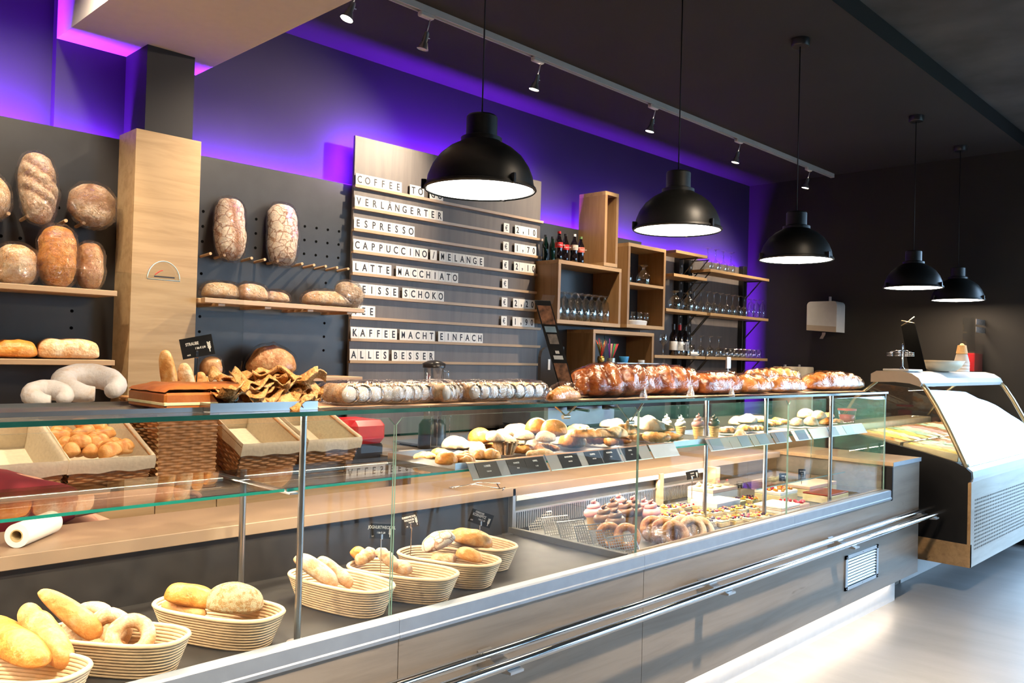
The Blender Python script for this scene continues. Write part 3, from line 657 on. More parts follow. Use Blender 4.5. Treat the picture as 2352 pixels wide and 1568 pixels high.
# ---------------------------------------------------------------- bread shapes
def sg(x, p): return math.copysign(abs(x)**p, x)
def loaf(l, w, h, seed=0, e=2.6, flat=.35, lump=.05, lf=9, nu=26, ns=22, slash=(), bend=0, taper=0, braid=0, bamp=.18, crinkle=0, sq=1.0, curl=0, patch=0):
    """a baked blob lying along X, its base at z=0"""
    g = G(); top = h/(1+flat); O = Vector((seed*3.7, seed*1.3, seed*.7)); tone = {}
    def f(u, v):
        a = 2*PI*u; s = -math.cos(PI*v); r = max(0, 1-abs(s)**e)**(1/e); cu, su = math.cos(a), math.sin(a)
        x = s*l/2; y = sg(cu, sq)*w/2*r*(1+taper*s); z = sg(su, sq)*top*r*(1+taper*s); z = z*flat if z < 0 else z
        p = Vector((x, y, z)); k = 1.0
        if braid:
            t = s*braid+(.5 if cu > 0 else 0)+.25*abs(cu); k += bamp*(abs(math.sin(PI*t))**.6-.6)*r-bamp*.5*math.exp(-(cu/.18)**2)*r
        n1 = noise.noise(p*lf+O); n2 = noise.noise(p*lf*2.7+O)
        k += lump*2.4*n1+lump*1.6*n2
        if crinkle: k += crinkle*(abs(noise.noise(p*lf*4+O))*1.6-.3)
        if su > 0:
            for s0, skew, wd, dp in slash:
                q = math.exp(-((s-s0-skew*cu)/wd)**2)*min(1, su*1.6)*(1 if abs(cu) < .9 else .3); k -= dp*q
        y, z = y*k, (z*k if z > 0 else z*min(1, k))
        y += bend*s*s; z += curl*s*s
        return (x*(1+.3*(k-1)), y, z+top*flat)
    def t(u, v):
        a = 2*PI*u; s = -math.cos(PI*v); q = 0
        if math.sin(a) > 0:
            for s0, skew, wd, dp in slash: q = max(q, math.exp(-((s-s0-skew*math.cos(a))/wd)**2)*min(1, math.sin(a)*1.6))
        if patch: q = max(q, min(1, max(0, (noise.noise(Vector((s*2, math.cos(a)*1.3, seed)))-.1)*5*patch)))
        if braid: 
            tt = s*braid+(.5 if math.cos(a) > 0 else 0)+.25*abs(math.cos(a)); q = max(q, .8*(1-abs(math.sin(PI*tt)))**2)
        return q
    if slash: ns = max(ns, 56)
    g.grid(f, nu, ns, wrapu=True, tone=t); return g
def basis(xd, zd, loc):
    x = Vector(xd).normalized(); z = Vector(zd); z = (z-x*z.dot(x)).normalized(); y = z.cross(x)
    return Matrix(((x.x, y.x, z.x, loc[0]), (x.y, y.y, z.y, loc[1]), (x.z, y.z, z.z, loc[2]), (0, 0, 0, 1)))
def bakeobj(name, label, cat, mat, xd, zd, loc, l, w, h, group=None, wrap=None, wgrow=.012, wl=None, **k):
    mt = basis(xd, zd, loc); g = loaf(l, w, h, **k).xf(mt)
    o = g.obj(name, mat, smooth=True, label=label, cat=cat, group=group, origin=loc)
    if wrap:
        k2 = dict(k); k2.update(crinkle=.07, slash=(), ns=34, nu=34, patch=0, lump=k.get('lump', .03)); k2['bamp'] = k.get('bamp', .18)*.5
        g2 = loaf(l+wgrow*2.4 if wl is None else wl, w+wgrow*1.6, h+wgrow*1.3, **k2).xf(Matrix.Translation(mt.to_3x3() @ Vector((0, 0, -wgrow*.2))) @ mt)
        g2.t = {}; g2.obj('plastic_wrap', wrap, o, smooth=True)
    return o
def hang(label, px0, px1, py0, py1, mat, tilt=0, y=4.40, depth=.11, wrap='film', name='bread_loaf', group='wrapped loaves on the wall boards', lean=.16, **k):
    """a loaf standing on the dowels or a shelf, its crust towards the shop"""
    a, b2 = at_y((px0+px1)/2, py0, y), at_y((px0+px1)/2, py1, y); l = (a.z-b2.z); w = (at_y(px1, (py0+py1)/2, y)-at_y(px0, (py0+py1)/2, y)).x
    xd = Vector((math.sin(tilt), lean, math.cos(tilt))); c = (a+b2)/2; zd = (0, -1, .12)
    w = w*.97
    mt = basis(xd, zd, (0, 0, 0)); off = mt.to_3x3() @ Vector((0, 0, -depth*.45)); return bakeobj(name, label, 'bread', mat, xd, zd, c+off, l, w, depth, group=group, wrap=wrap, **k)
# left of the pillar, leaning on the dowels
hang('slashed brown loaf wrapped in film, standing on the dowels left of the pillar', 45, 134, 347, 512, 'crust_grey', -.04, slash=((.45, .35, .07, .20), (.0, .35, .07, .20), (-.40, .35, .07, .20)), seed=1, sq=.9)
hang('round wrapped loaf with ring marks on the dowels beside the pillar', 160, 270, 418, 522, 'crust_grey', .1, seed=2, e=2.1, slash=((.1, 0, .35, .04),), patch=.8, ns=30)
hang('wrapped loaf at the left edge of the picture on the dowels', -85, 28, 385, 505, 'crust_pale', -.3, seed=3, e=2.2)
hang('large golden loaf wrapped in film standing at the middle of the upper left shelf', 88, 180, 515, 660, 'crust_gold', 0, y=4.33, seed=4, slash=((.6, .0, .12, .03),), sq=.85, depth=.13)
hang('squat floury wrapped loaf at the left end of the upper left shelf', -10, 87, 560, 655, 'crust_pale', .0, y=4.33, seed=5, sq=.8, depth=.14, patch=.3)
hang('small upright brown loaf in film at the right end of the upper left shelf', 175, 239, 557, 663, 'crust_brown', .0, y=4.35, seed=6, sq=.8)
# right of the pillar
hang('crusty loaf with one broad torn seam on the dowels, left of the hanging pair', 495, 567, 453, 597, 'crust_flour', .05, seed=7, e=3, slash=((.0, 3.2, .8, .10),), ns=30, y=4.42)
hang('crackled floury loaf on the dowels, right of the hanging pair', 617, 686, 465, 610, 'crust_flour', .05, seed=8, e=3.2, ns=30, y=4.42)
def shelf(x0, x1, y0, y1, z, label, slats=0, th=.026):
    t = thing('wall_shelf', label, 'shelf', ((x0+x1)/2, y1, z))
    if slats:
        for k in range(slats):
            a = y0+(y1-y0)*k/slats; G().box((x0, a, z-th), (x1, a+(y1-y0)/slats*.62, z), .002).obj('slat', 'oak_pale', t)
        for k in range(4): xx = x0+.1+(x1-x0-.2)*k/3; G().box((xx-.02, y0+.01, z-th-.014), (xx+.02, y1, z-th), .002).obj('batten', 'oak_pale', t)
    else: G().box((x0, y0, z-th), (x1, y1, z), .002).obj('board', 'oak_pale', t)
    return t
shelf(XL, 1.555, 4.23, 4.5, 1.813, 'upper oak bread shelf left of the pillar')
shelf(XL, 1.555, 4.23, 4.5, 1.474, 'lower oak bread shelf left of the pillar')
shelf(1.985, 3.0, 4.20, 4.5, 1.810, 'slatted oak bread shelf right of the pillar', slats=4)
shelf(1.985, 3.0, 4.20, 4.5, 1.394, 'lowest oak shelf right of the pillar, behind the crispy pastry')
def lying(label, px0, px1, py0, py1, mat, y=4.33, z=None, wrap='film', deep=.13, ang=0, name='bread_loaf', cat='bread', group='loaves lying on the shelves', **k):
    a, b2 = at_y(px0, py1, y), at_y(px1, py1, y); l = abs(b2.x-a.x); h = at_y((px0+px1)/2, py0, y).z-at_y((px0+px1)/2, py1, y).z
    c = (a+b2)/2; c.z = z if z is not None else c.z
    return bakeobj(name, label, cat, mat, (math.cos(ang), math.sin(ang), 0), (0, 0, 1), c, l, deep, h, group=group, wrap=wrap, **k)
lying('golden oval loaf lying at the left end of the lower left shelf', -20, 84, 780, 826, 'crust_gold', z=1.475, seed=11, wrap=None, slash=((.0, 2.5, .3, .06),))
lying('long square-ended loaf lying at the right end of the lower left shelf', 86, 223, 780, 827, 'crust_pale', z=1.475, seed=12, wrap=None, e=4, sq=.7, patch=.3)
lying('flat floury loaf in film at the left end of the slatted shelf', 465, 550, 648, 688, 'crust_pale', z=1.812, seed=13)
lying('wrapped crusty loaf lying second from the left on the slatted shelf', 543, 612, 652, 692, 'crust_pale', y=4.30, z=1.812, seed=14, patch=.5)
lying('smallest wrapped roll lying third on the slatted shelf', 607, 658, 665, 693, 'crust_pale', y=4.30, z=1.812, seed=15, slash=((0, 0, .15, .06),))
lying('long pale wrapped loaf lying right of the gap on the slatted shelf', 697, 802, 666, 701, 'crust_pale', y=4.28, z=1.812, seed=16, e=3)
hang('cut rye loaf in film standing at the right end of the slatted shelf', 772, 834, 648, 706, 'crust_grey', .35, y=4.27, seed=17, e=2.4, depth=.10)
lying('dark round loaf in shiny film on the lowest shelf', 568, 676, 800, 868, 'crust_brown', y=4.34, z=1.396, seed=18, e=2.1, wrap='film_shiny', lump=.05, deep=.2)
lying('pack of rolls in clear film on the lowest shelf beside the pillar', 462, 506, 824, 868, 'crust_brown', y=4.34, z=1.396, seed=19, wrap='film_shiny', deep=.12, name='roll_pack')
# ---------------------------------------------------------------- cane proving baskets in the dry case
RB = [(.575, 2.15, 126, .38, .19), (.842, 2.21, 126, .37, .175), (1.134, 2.251, 114, .40, .195), (1.562, 2.275, 102, .40, .182), (1.792, 2.246, 112, .40, .195), (2.035, 2.285, 108, .40, .20), (2.282, 2.416, 92, .40, .195)]
rl = ['cane bread basket at the bottom left corner of the picture', 'cane basket holding pale bread rings', 'cane basket holding a cheese-topped roll, before the thin steel post', 'cane basket with two long rolls, beside the front steel post', 'cane basket with knotted white rolls behind the glass joint', 'cane basket heaped with a floury flat loaf', 'farthest cane basket, holding one seeded loaf']
_ring = {}
def stad(L, Wd, z, n=44):
    P = []
    for k in range(n):
        a = 2*PI*k/n; P.append((sg(math.cos(a), .72)*L/2, sg(math.sin(a), .72)*Wd/2, z))
    return P
proto = None; HB = .088; NR = 11
for i, (x, y, a, L, Wd) in enumerate(RB):
    if proto is None:
        proto = t = thing('bread_basket', rl[i], 'basket', (0, 0, 0), 'cane baskets in the glass case')
        for k in range(NR):
            f = k/(NR-1); G().tube(stad(.32+.065*f, .135+.052*f, .006+HB*f*.95), .0056 if k < NR-1 else .0066, 6, closed=True).obj('cane_ring', 'cane', t, smooth=True)
        G().lathe([(0, .002), (.5, .002), (.5, .007), (0, .007)], 28, sx=.31, sy=.125).obj('base', 'cane', t)
        b_ = t
    else: b_ = dup(proto, label=rl[i])
    b_.location = (x, y, .7205); b_.rotation_euler = (0, 0, math.radians(a)); b_.scale = (L/.39, Wd/.19, 1)
# rolls: between two points
def roll(label, p, q, w, h, mat='crust_light', name='bread_roll', cat='bread', group='rolls in the cane baskets', up=(0, 0, 1), **k):
    p, q = Vector(p), Vector(q); c = (p+q)/2; return bakeobj(name, label, cat, mat, q-p, up, c, (q-p).length, w, h, group=group, **k)
az = at_z
roll('seed-crusted loaf half in the corner basket', az(-40, 1455, .80), az(95, 1545, .79), .095, .07, 'crust_gold', seed=21, lump=.02)
roll('plump golden roll leaning up out of the corner basket', az(50, 1410, .87), az(150, 1545, .77), .07, .06, 'crust_light', seed=22, slash=((-.6, 0, .12, .1),))
roll('long speckled roll pointing up and left out of the ring basket', az(78, 1368, .90), az(215, 1480, .77), .062, .055, 'crust_light', seed=23, taper=.25, lump=.015)
def ringroll(label, c, R, r, tilt, rz, mat='crust_pale', name='bread_ring', cat='bread', group='bread rings', seed=0, squash=1, n=26):
    pts = []; rr = []
    for k in range(n): a = 2*PI*k/n; pts.append((R*math.cos(a), R*squash*math.sin(a), 0)); rr.append(r*(1+.14*noise.noise(Vector((math.cos(a)*1.5, math.sin(a)*1.5, seed)))))
    g = G().tube(pts, rr, 12, closed=True, tone=[max(0, .7*noise.noise(Vector((math.cos(2*PI*k/n)*2, math.sin(2*PI*k/n)*2, seed+9)))) for k in range(n)])
    g.xf(Matrix.Translation(Vector(c)) @ Euler((tilt, 0, rz)).to_matrix().to_4x4()); return g.obj(name, mat, smooth=True, label=label, cat=cat, group=group, origin=c)
ringroll('rearmost of the three bread rings in the basket', az(205, 1440, .805), .048, .020, 1.05, -.7, seed=1)
ringroll('middle one of the three bread rings', az(248, 1450, .80), .042, .019, 1.1, -.5, seed=2)
ringroll('front bread ring with the open hole', az(300, 1462, .80), .042, .019, .95, -.35, seed=3)
roll('glossy golden bun at the back of the cheese roll basket', az(375, 1378, .83), az(490, 1400, .80), .085, .06, 'crust_gold', seed=24)
roll('cut pale roll below the glossy bun', az(372, 1395, .80), az(470, 1418, .79), .05, .03, 'crust_light', seed=25)
roll('large roll topped with grated cheese', az(468, 1400, .80), az(602, 1408, .79), .125, .082, 'crust_seeded', seed=26, lump=.03, e=2.1)
roll('longer left one of the two pale rolls by the steel post', az(668, 1290, .87), az(765, 1358, .77), .068, .055, 'crust_pale', seed=27, lump=.015)
roll('slimmer right one of the two pale rolls by the steel post', az(722, 1290, .86), az(800, 1355, .77), .05, .045, 'crust_pale', seed=28, slash=((0, 2.5, .3, .08),))
roll('golden roll end behind the knotted rolls', az(800, 1272, .84), az(835, 1298, .80), .045, .045, 'crust_gold', seed=29)
roll('twisted white roll lying across the basket', az(822, 1302, .81), az(865, 1275, .84), .05, .045, 'crust_pale', seed=30, braid=1.5)
roll('knotted white roll standing behind the glass joint', az(858, 1268, .86), az(905, 1312, .80), .045, .04, 'crust_pale', seed=31, braid=2)
roll('pale roll lying low inside the knotted roll basket', az(900, 1310, .79), az(942, 1322, .78), .06, .045, 'crust_pale', seed=32)
roll('floury flat loaf standing high in its basket', az(975, 1275, .80), az(1050, 1245, .855), .11, .07, 'crust_flour', seed=33, e=2.1)
roll('brown roll beside the floury flat loaf', az(1045, 1278, .81), az(1105, 1295, .79), .06, .045, 'crust_light', seed=34, slash=((.3, 2.5, .3, .08),))
roll('small pale roll below the floury flat loaf', az(990, 1290, .79), az(1048, 1294, .785), .07, .04, 'crust_pale', seed=35)
roll('large seed-speckled loaf lying across the farthest basket', az(1032, 1240, .83), az(1128, 1262, .80), .10, .06, 'crust_light', seed=36)
# ---------------------------------------------------------------- black price cards on stakes
def card(label, px, py, base, z, wd, ht, lines, rz=.0, roll_=0):
    c = at_z(px, py, z) if not isinstance(px, Vector) else px
    t = thing('price_card', label, 'price card', (c.x, c.y, base), 'black price cards')
    mt = Matrix.Translation(c-Vector((c.x, c.y, base))) @ Euler((0, roll_, 0)).to_matrix().to_4x4(); Rz = Euler((0, 0, rz)).to_matrix().to_4x4()
    mt = Matrix.Translation(Vector((0, 0, c.z-base))) @ Rz @ Euler((0, roll_, 0)).to_matrix().to_4x4()
    G().box((-wd/2, -.0008, -ht/2), (wd/2, .0008, ht/2)).xf(mt).obj('card', 'sign_black', t, origin=None) if 0 else None
    o = G().box((-wd/2, -.0008, -ht/2), (wd/2, .0008, ht/2)).xf(Matrix.Translation((c.x, c.y, base)) @ mt).obj('card', 'sign_black', t)
    R3 = (Rz @ Euler((0, roll_, 0)).to_matrix().to_4x4()).to_3x3()
    for s_, dx, dz, sz in lines:
        tx = text(s_, sz, 'chalk_white', o, c+R3 @ Vector((dx, -.0014, dz)), sx=.72, bold=.0003)
        tx.rotation_euler = (R3 @ Euler((PI/2, 0, 0)).to_matrix()).to_euler()
    g = G().tube([c+R3 @ Vector((wd*.36, -.001, -.020)), c+R3 @ Vector((wd*.36, -.001, -.006))], .0016, 5)
    for q in range(4):
        for s_ in (-1, 1): g.tube([c+R3 @ Vector((wd*.36, -.001, -.012+.005*q)), c+R3 @ Vector((wd*.36+s_*.004, -.001, -.006+.005*q))], .0018, 5)
    g.obj('wheat_emblem', 'chalk_white', o)
    bt = Vector((c.x, c.y, base)); G().tube([bt, c+R3 @ Vector((0, .003, -ht*.2))], .0018, 6).box(tuple(c+Vector((-.004, -.003, -ht*.55))), tuple(c+Vector((.004, .005, -ht*.2))), .001).obj('stake', 'chrome', t)
    return t
card('price card reading JOGHURTWECKERL on a thin metal stake', 877, 1219, .722, .94, .080, .052, (('JOGHURTWECKERL', -.001, .012, .0145), ('1 Stk € 1,30', -.002, -.006, .008), ('A,G', -.030, -.018, .006)), rz=-.45, roll_=.08)
card('tilted price card reading FLESSERWECKERL WACHAUER, left of the far basket', 944, 1195, .722, .93, .056, .052, (('FLESSERWECKERL', -.004, .014, .0095), ('WACHAUER', -.006, .003, .0095), ('1 Stk € 1,25', .0, -.006, .006), ('A,G', -.019, -.019, .005)), rz=-.95, roll_=-.28)
card('price card reading STEIRISCHER KORNSPITZ behind the farthest basket', 1105, 1190, .722, .92, .092, .052, (('STEIRISCHER', -.012, .018, .009), ('KORNSPITZ', -.010, .007, .0145), ('1 Stk € 1,30', .004, -.006, .008), ('A,F,G', -.034, -.016, .006)), rz=-.5, roll_=.35)
# ---------------------------------------------------------------- on the top glass
ZT = 1.3805
def tray(name, label, x0, x1, y0, y1, z, h=.022, mat='steel', lip=.008, group=None):
    t = thing(name, label, 'tray', ((x0+x1)/2, (y0+y1)/2, z), group); th = .0015
    G().box((x0, y0, z), (x1, y1, z+th)).obj('tray_floor', mat, t)
    for a, b2 in (((x0, y0), (x1, y0+th)), ((x0, y1-th), (x1, y1)), ((x0, y0+th), (x0+th, y1-th)), ((x1-th, y0+th), (x1, y1-th))):
        G().box((*a, z+th), (*b2, z+h)).obj('tray_rim', mat, t)
    return t
tray('steel_tray', 'long dark steel tray under the powdered rings and strudel', -.35, at_z(528, 935, 1.39).x, 2.10, 2.40, ZT, .012)
tray('steel_tray', 'bright steel tray under the crispy fried pastry', at_z(590, 945, 1.38).x-.13, at_z(745, 942, 1.38).x, 2.06, 2.36, ZT, .024)
zt2 = ZT+.003
def horseshoe(label, px, py, R, r, rz, z, seed, mat='sugar_dusted'):
    c = at_z(px, py, z+.03); pts = []; rr = []; n = 30
    for k in range(n+1):
        a = .35+(2*PI-.7)*k/n; s_ = abs(k/n-.5)*2; pts.append((R*1.25*math.cos(a), R*math.sin(a), r*.75)); rr.append(r*(1-.45*s_**2.5)*(1+.02*math.sin(k*1.7+seed)))
    g = G().tube(pts, rr, 14).xf(Matrix.Translation((c.x, c.y, z+R*.16)) @ Matrix.Rotation(-.36, 4, 'Z') @ Matrix.Rotation(.30, 4, 'X') @ Matrix.Rotation(rz, 4, 'Z')); g.obj('nut_crescent', mat, smooth=True, label=label, cat='pastry', group='large powdered crescents', origin=(c.x, c.y, z))
horseshoe('large powdered crescent-shaped pastry in front of the stacked strudel slab', 207, 890, .070, .040, -1.1, zt2, 1)
horseshoe('second powdered crescent, mostly hidden left of the large one', 112, 906, .040, .030, -1.1, zt2-.012, 2)
def wavy(x0, x1, y0, y1, z, hh, top, side, label):
    g = G()
    def f(u, v):
        edge = min(1, 6*min(u, 1-u, v*1.0+.02, 1-v+.02)); return (x0+(x1-x0)*u, y0+(y1-y0)*v, z+hh*(.72+.28*edge**.4)+.004*noise.noise(Vector((u*8, v*5, 1))))
    t = thing('strudel_slab', label, 'pastry', ((x0+x1)/2, (y0+y1)/2, z))
    g.grid(f, 30, 14).obj('crust_top', top, t, smooth=True)
    G().box((x0, y0, z), (x1, y1, z+hh*.70), .006).obj('crust_side', top, t); G().box((x0-.001, y0-.0012, z+hh*.18), (x1+.001, y1, z+hh*.33), .002).obj('filling', side, t); return t
sa, sb = at_z(288, 925, ZT).x, at_z(517, 915, ZT).x
wavy(.905, 1.215, 2.12, 2.36, zt2, .066, 'strudel_top', 'custard', 'long flat slab of brown glazed strudel on the steel tray')
# crispy fried pastry heap: crumpled ribbons
R = random.Random(5)
def ribbon(label, c, L, Wd, rz, tilt, seed, mat='puff'):
    def f(u, v):
        s = (u-.5)*L; q = (v-.5)*Wd*(1-.3*abs(2*u-1)**3); return (s, q+.012*math.sin(u*9+seed), .014*math.sin(u*11+seed)+.010*math.sin(v*7+u*5+seed*2)+.006*noise.noise(Vector((u*9, v*6, seed))))
    g = G(); k = 18; th = .004
    g.grid(f, k, 6); n = len(g.v); g.grid(lambda u, v: (lambda p: (p[0], p[1], p[2]-th))(f(u, v)), k, 6)
    w = k+1; H = 6
    for i in range(k): g.f += [(i, i+1, n+i+1, n+i), (H*w+i, H*w+i+1, n+H*w+i+1, n+H*w+i)]; g.m += [0, 0]
    for j in range(H): g.f += [(j*w, (j+1)*w, n+(j+1)*w, n+j*w), (j*w+k, (j+1)*w+k, n+(j+1)*w+k, n+j*w+k)]; g.m += [0, 0]
    g.xf(Matrix.Translation(Vector(c)) @ Euler((tilt, 0, rz)).to_matrix().to_4x4()); return g.obj('fried_pastry', mat, smooth=True, label=label, cat='pastry', group='crumpled fried pastries heaped on the tray', origin=c)
FL = ['crumpled fried pastry strip at the upper left end of the heap', 'crumpled fried pastry strip high in the heap, left of its middle', 'fried pastry strip at the left edge of the heap, halfway up', 'fried pastry strip right of the middle, high in the heap', 'fried pastry strip at the upper right shoulder of the heap', 'fried pastry strip low in the middle left of the heap', 'fried pastry strip low in the heap, right of its middle', 'fried pastry strip sticking out at the lower right of the heap', 'lowest left fried pastry strip, lying on the tray rim',
      'fried pastry strip in the middle of the heap front', 'fried pastry strip near the top right of the heap', 'fried pastry strip poking left towards the strudel slab', 'fried pastry strip in the upper middle of the heap', 'topmost fried pastry strip of the heap', 'curled fried pastry strip at the centre left of the heap', 'lowest fried pastry strip at the middle of the tray rim']
hp = [(545, 870, .03), (600, 862, .055), (560, 895, .03), (640, 880, .055), (690, 885, .05), (610, 905, .02), (660, 915, .02), (700, 905, .025), (580, 920, .01), (640, 898, .04), (675, 868, .07), (530, 905, .02), (610, 880, .065), (655, 857, .085), (590, 885, .05), (625, 920, .012)]
for i, (px, py, dz) in enumerate(hp):
    c = at_z(px, py+14, ZT+.02+dz); c.y = min(2.34, max(2.12, c.y)); c = at_y(px, py, c.y); c.z = max(ZT+.025, c.z)
    ribbon(FL[i], c, R.uniform(.13, .19), R.uniform(.06, .09), R.uniform(-.9, .4), R.uniform(-.4, .4), i*1.7)
# card of the heap
c = at_y(453, 796, 2.30); card('tilted black price card reading STRAUBE standing before the oak pillar', c, 0, ZT, 0, .088, .058, (('STRAUBE', -.012, .010, .012), ('1 Stk € 2,90', .008, -.004, .008), ('A,C,G', -.026, -.020, .005)), rz=-.5, roll_=-.22)
# clear guard pane with a round-topped notice pocket
q = at_y(553, 905, 2.20); q2 = at_y(545, 648, 2.20)
t = thing('glass_guard', 'tall clear glass guard standing on the left of the counter top', 'glass guard', (.3, 2.2, ZT))
g = G().box((-1.0, 2.197, ZT), (q.x, 2.203, q2.z)); o = g.obj('pane', ['glass_side', 'glass_edge_light'], t)
t = thing('notice_holder', 'half-round clear notice holder fixed to the glass guard before the pillar', 'notice holder', tuple(at_y(373, 640, 2.19)))
a, b2, c = at_y(336, 640, 2.19), at_y(411, 640, 2.19), at_y(373, 600, 2.19); w_ = (b2.x-a.x)/2; cx = (a.x+b2.x)/2
P = [(cx+w_*math.cos(PI*k/18), a.z+(c.z-a.z)*math.sin(PI*k/18)) for k in range(19)]
G().prism(P, 1, 2.185, 2.193).obj('plate', 'acrylic', t)
G().tube([(x, 2.184, z) for x, z in P], .0014, 5, closed=True).obj('rim', 'acrylic_edge', t, smooth=True)
G().box((cx-w_*.6, 2.182, a.z+.006), (cx+w_*.65, 2.184, a.z+.0095)).obj('printed_line', 'ink', t)
G().tube([(cx-w_*.55+.02*k/6, 2.183, a.z+.012+.013*math.sin(k/6*1.4)) for k in range(7)], .0012, 5).obj('red_arc', 'label_red', t)
q = at_y(540, 914, 2.10); t = thing('round_badge', 'small round green badge on the edge of the counter top', 'badge', tuple(q))
g = G().lathe([(0, 0), (.0085, 0), (.0085, .003), (0, .003)], 20); g.xf(Matrix.Translation(q) @ Matrix.Rotation(PI/2, 4, 'X')).obj('ring', 'white_plastic', t)
g = G().lathe([(0, .003), (.0065, .003), (.0065, .0036), (0, .0036)], 20); g.xf(Matrix.Translation(q) @ Matrix.Rotation(PI/2, 4, 'X')).obj('face', 'green_print', t)
# bags of cream rolls on paper
g = G(); a, b2 = at_z(757, 935, ZT), at_z(1226, 928, ZT)
def pf(u, v): return (1.335+.80*u+.02*math.sin(v*5), 2.075+.20*v+.012*math.sin(u*9), ZT+.0015+.0012*(1+math.sin(u*23+v*9)))
g.grid(pf, 40, 6).obj('paper_sheet', 'paper_warm', smooth=True, label='crumpled beige paper lying under the bags of cream rolls', cat='paper')
BG = [(('bag of cream rolls at the left end of the row',), 760, 880, 878, 918, .0), (('bag of cream rolls second from the left, rolls seen side-on',), 868, 960, 880, 918, .1), (('bag of cream rolls lying at a slant on top in the middle',), 962, 1045, 876, 917, .45), (('bag of cream rolls second from the right end, in creased film',), 1048, 1140, 882, 915, .05), (('bag of cream rolls at the right end, beside the black stand',), 1130, 1224, 880, 914, .0)]
for (lb,), x0, x1, y0, y1, an in BG:
    yy = 2.17; a = at_y(x0, y1, yy); b2 = at_y(x1, y1, yy); L = (b2.x-a.x); h = .062
    t = thing('cream_roll_bag', lb, 'pastry bag', ((a.x+b2.x)/2, yy, ZT+.006), 'bags of cream rolls')
    n = 4; mt = Matrix.Translation(((a.x+b2.x)/2, yy, ZT+.006)) @ Matrix.Rotation(an, 4, 'Z')
    for k in range(n):
        x = -L/2+L*(k+.6)/(n+.2); g = G()
        pts = [(x+.004*math.sin(j), -.062+.124*j/10, .032) for j in range(11)]
        g.tube(pts, [.0285+.0026*(j % 2) for j in range(11)], 14, caps=False).xf(mt); g.obj('puff_tube', 'crust_pale', t, smooth=True)
        g = G().lathe([(0, .008), (.014, .007), (.023, .002), (.026, -.01)], 14); g.xf(mt @ Matrix.Translation((x, -.06, .032)) @ Matrix.Rotation(PI/2, 4, 'X')); g.obj('cream_filling', 'cream', t, smooth=True)
    w = loaf(L+.045, .175, .078, seed=x0, e=5, sq=.6, flat=.5, crinkle=.035, lump=.02, nu=40, ns=40, lf=14); w.t = {}; w.xf(Matrix.Translation((0, 0, -.004)) @ mt); w.obj('film_bag', 'film_bag', t, smooth=True)
# braided yeast loaves
def brd(label, x0, x1, y0, y1, mat='crust_dark_glazed', yy=2.19, deep=.15, ang=0, z=ZT+.003, **k):
    a, b2 = at_y(x0, y1, yy), at_y(x1, y1, yy); h = at_y((x0+x1)/2, y0, yy).z-z
    kk = dict(wrap='film_shiny', wgrow=.010, lump=.05); kk.update(k)
    return bakeobj('braided_loaf', label, 'bread', mat, (math.cos(ang), math.sin(ang), 0), (0, 0, 1), ((a.x+b2.x)/2, yy, z), (b2.x-a.x)*.93, deep, h, group='film-wrapped sweet loaves on the counter top', nu=44, ns=60, **kk)
brd('biggest knotted dark glazed loaf in film, right beside the leaning menu card', 1312, 1492, 838, 915, braid=2.6, bamp=.34, seed=41, e=2.6, deep=.17, yy=2.18)
brd('knotted dark glazed loaf in film, second from the menu card', 1455, 1603, 842, 912, braid=2.3, bamp=.30, seed=42, yy=2.22)
brd('smooth dark brown loaf in film with a gathered white tip', 1588, 1695, 856, 911, braid=0, seed=43, e=4, sq=.8, yy=2.18)
brd('short folded brown loaf in film, fourth along the counter top', 1682, 1756, 860, 912, braid=1.2, bamp=.18, seed=44, e=4, yy=2.16, mat='crust_brown_glazed')
brd('golden braided loaf in film behind the folded one', 1697, 1790, 850, 895, braid=2.2, bamp=.25, seed=45, yy=2.30, mat='crust_brown_glazed', deep=.10)
brd('pale golden braid in film standing behind the front golden loaf', 1752, 1838, 846, 890, braid=2.2, bamp=.25, seed=46, yy=2.33, mat='crust_light', deep=.09)
brd('short golden roll in film at the front, second from the counter end', 1752, 1845, 866, 908, braid=1.4, bamp=.22, seed=47, yy=2.13, mat='crust_brown_glazed', deep=.10)
brd('long golden braid in a pointed film bag at the end of the counter top', 1843, 1975, 856, 900, braid=2.6, bamp=.20, seed=48, yy=2.20, mat='crust_brown_glazed', e=2.6)
roll('broken crusty pastry piece in film at the foot of the menu card', at_z(1262, 925, 1.40), at_z(1325, 918, 1.40), .06, .045, 'crust_gold', name='pastry_piece', cat='pastry', group='loose pastry pieces', seed=51, lump=.12, wrap='film_shiny')
for i, (x0, y0, lb) in enumerate(((1478, 905, 'gathered clear film knot after the first glazed loaf'), (1587, 900, 'gathered clear film knot after the second glazed loaf'), (1681, 905, 'gathered white film tip hanging over the glass edge'))):
    c = at_y(x0, y0, 2.10); G().grid(lambda u, v: (c.x+(.006+.016*v+.006*math.sin(u*31+i))*math.cos(2*PI*u), c.y+(.006+.012*v)*math.sin(2*PI*u), c.z+.028-.05*v+.004*math.sin(u*20)), 24, 6, wrapu=True).obj('film_knot', 'film_white', smooth=True, label=lb, cat='film knot')
g = G(); a = at_y(1285, 915, 2.13); b2 = at_y(1985, 903, 2.13)
def pf2(u, v): return (2.52+(5.35-2.52)*u, 2.075+.22*v+.012*math.sin(u*19), ZT+.0012+.001*(1+math.sin(u*43+v*9)))
g.grid(pf2, 80, 5).obj('paper_sheet', 'paper_warm', smooth=True, label='long strip of beige paper under the film-wrapped loaves', cat='paper')
q = at_y(1672, 868, 2.25); t = thing('card_stake', 'bare metal card stake standing among the wrapped loaves', 'card holder', (q.x, q.y, ZT)); G().cyl((q.x, q.y, ZT), at_y(1672, 845, 2.25), .002, 6).box(tuple(at_y(1670, 846, 2.25)), tuple(at_y(1675, 820, 2.26)), .001).obj('stake', 'steel', t)
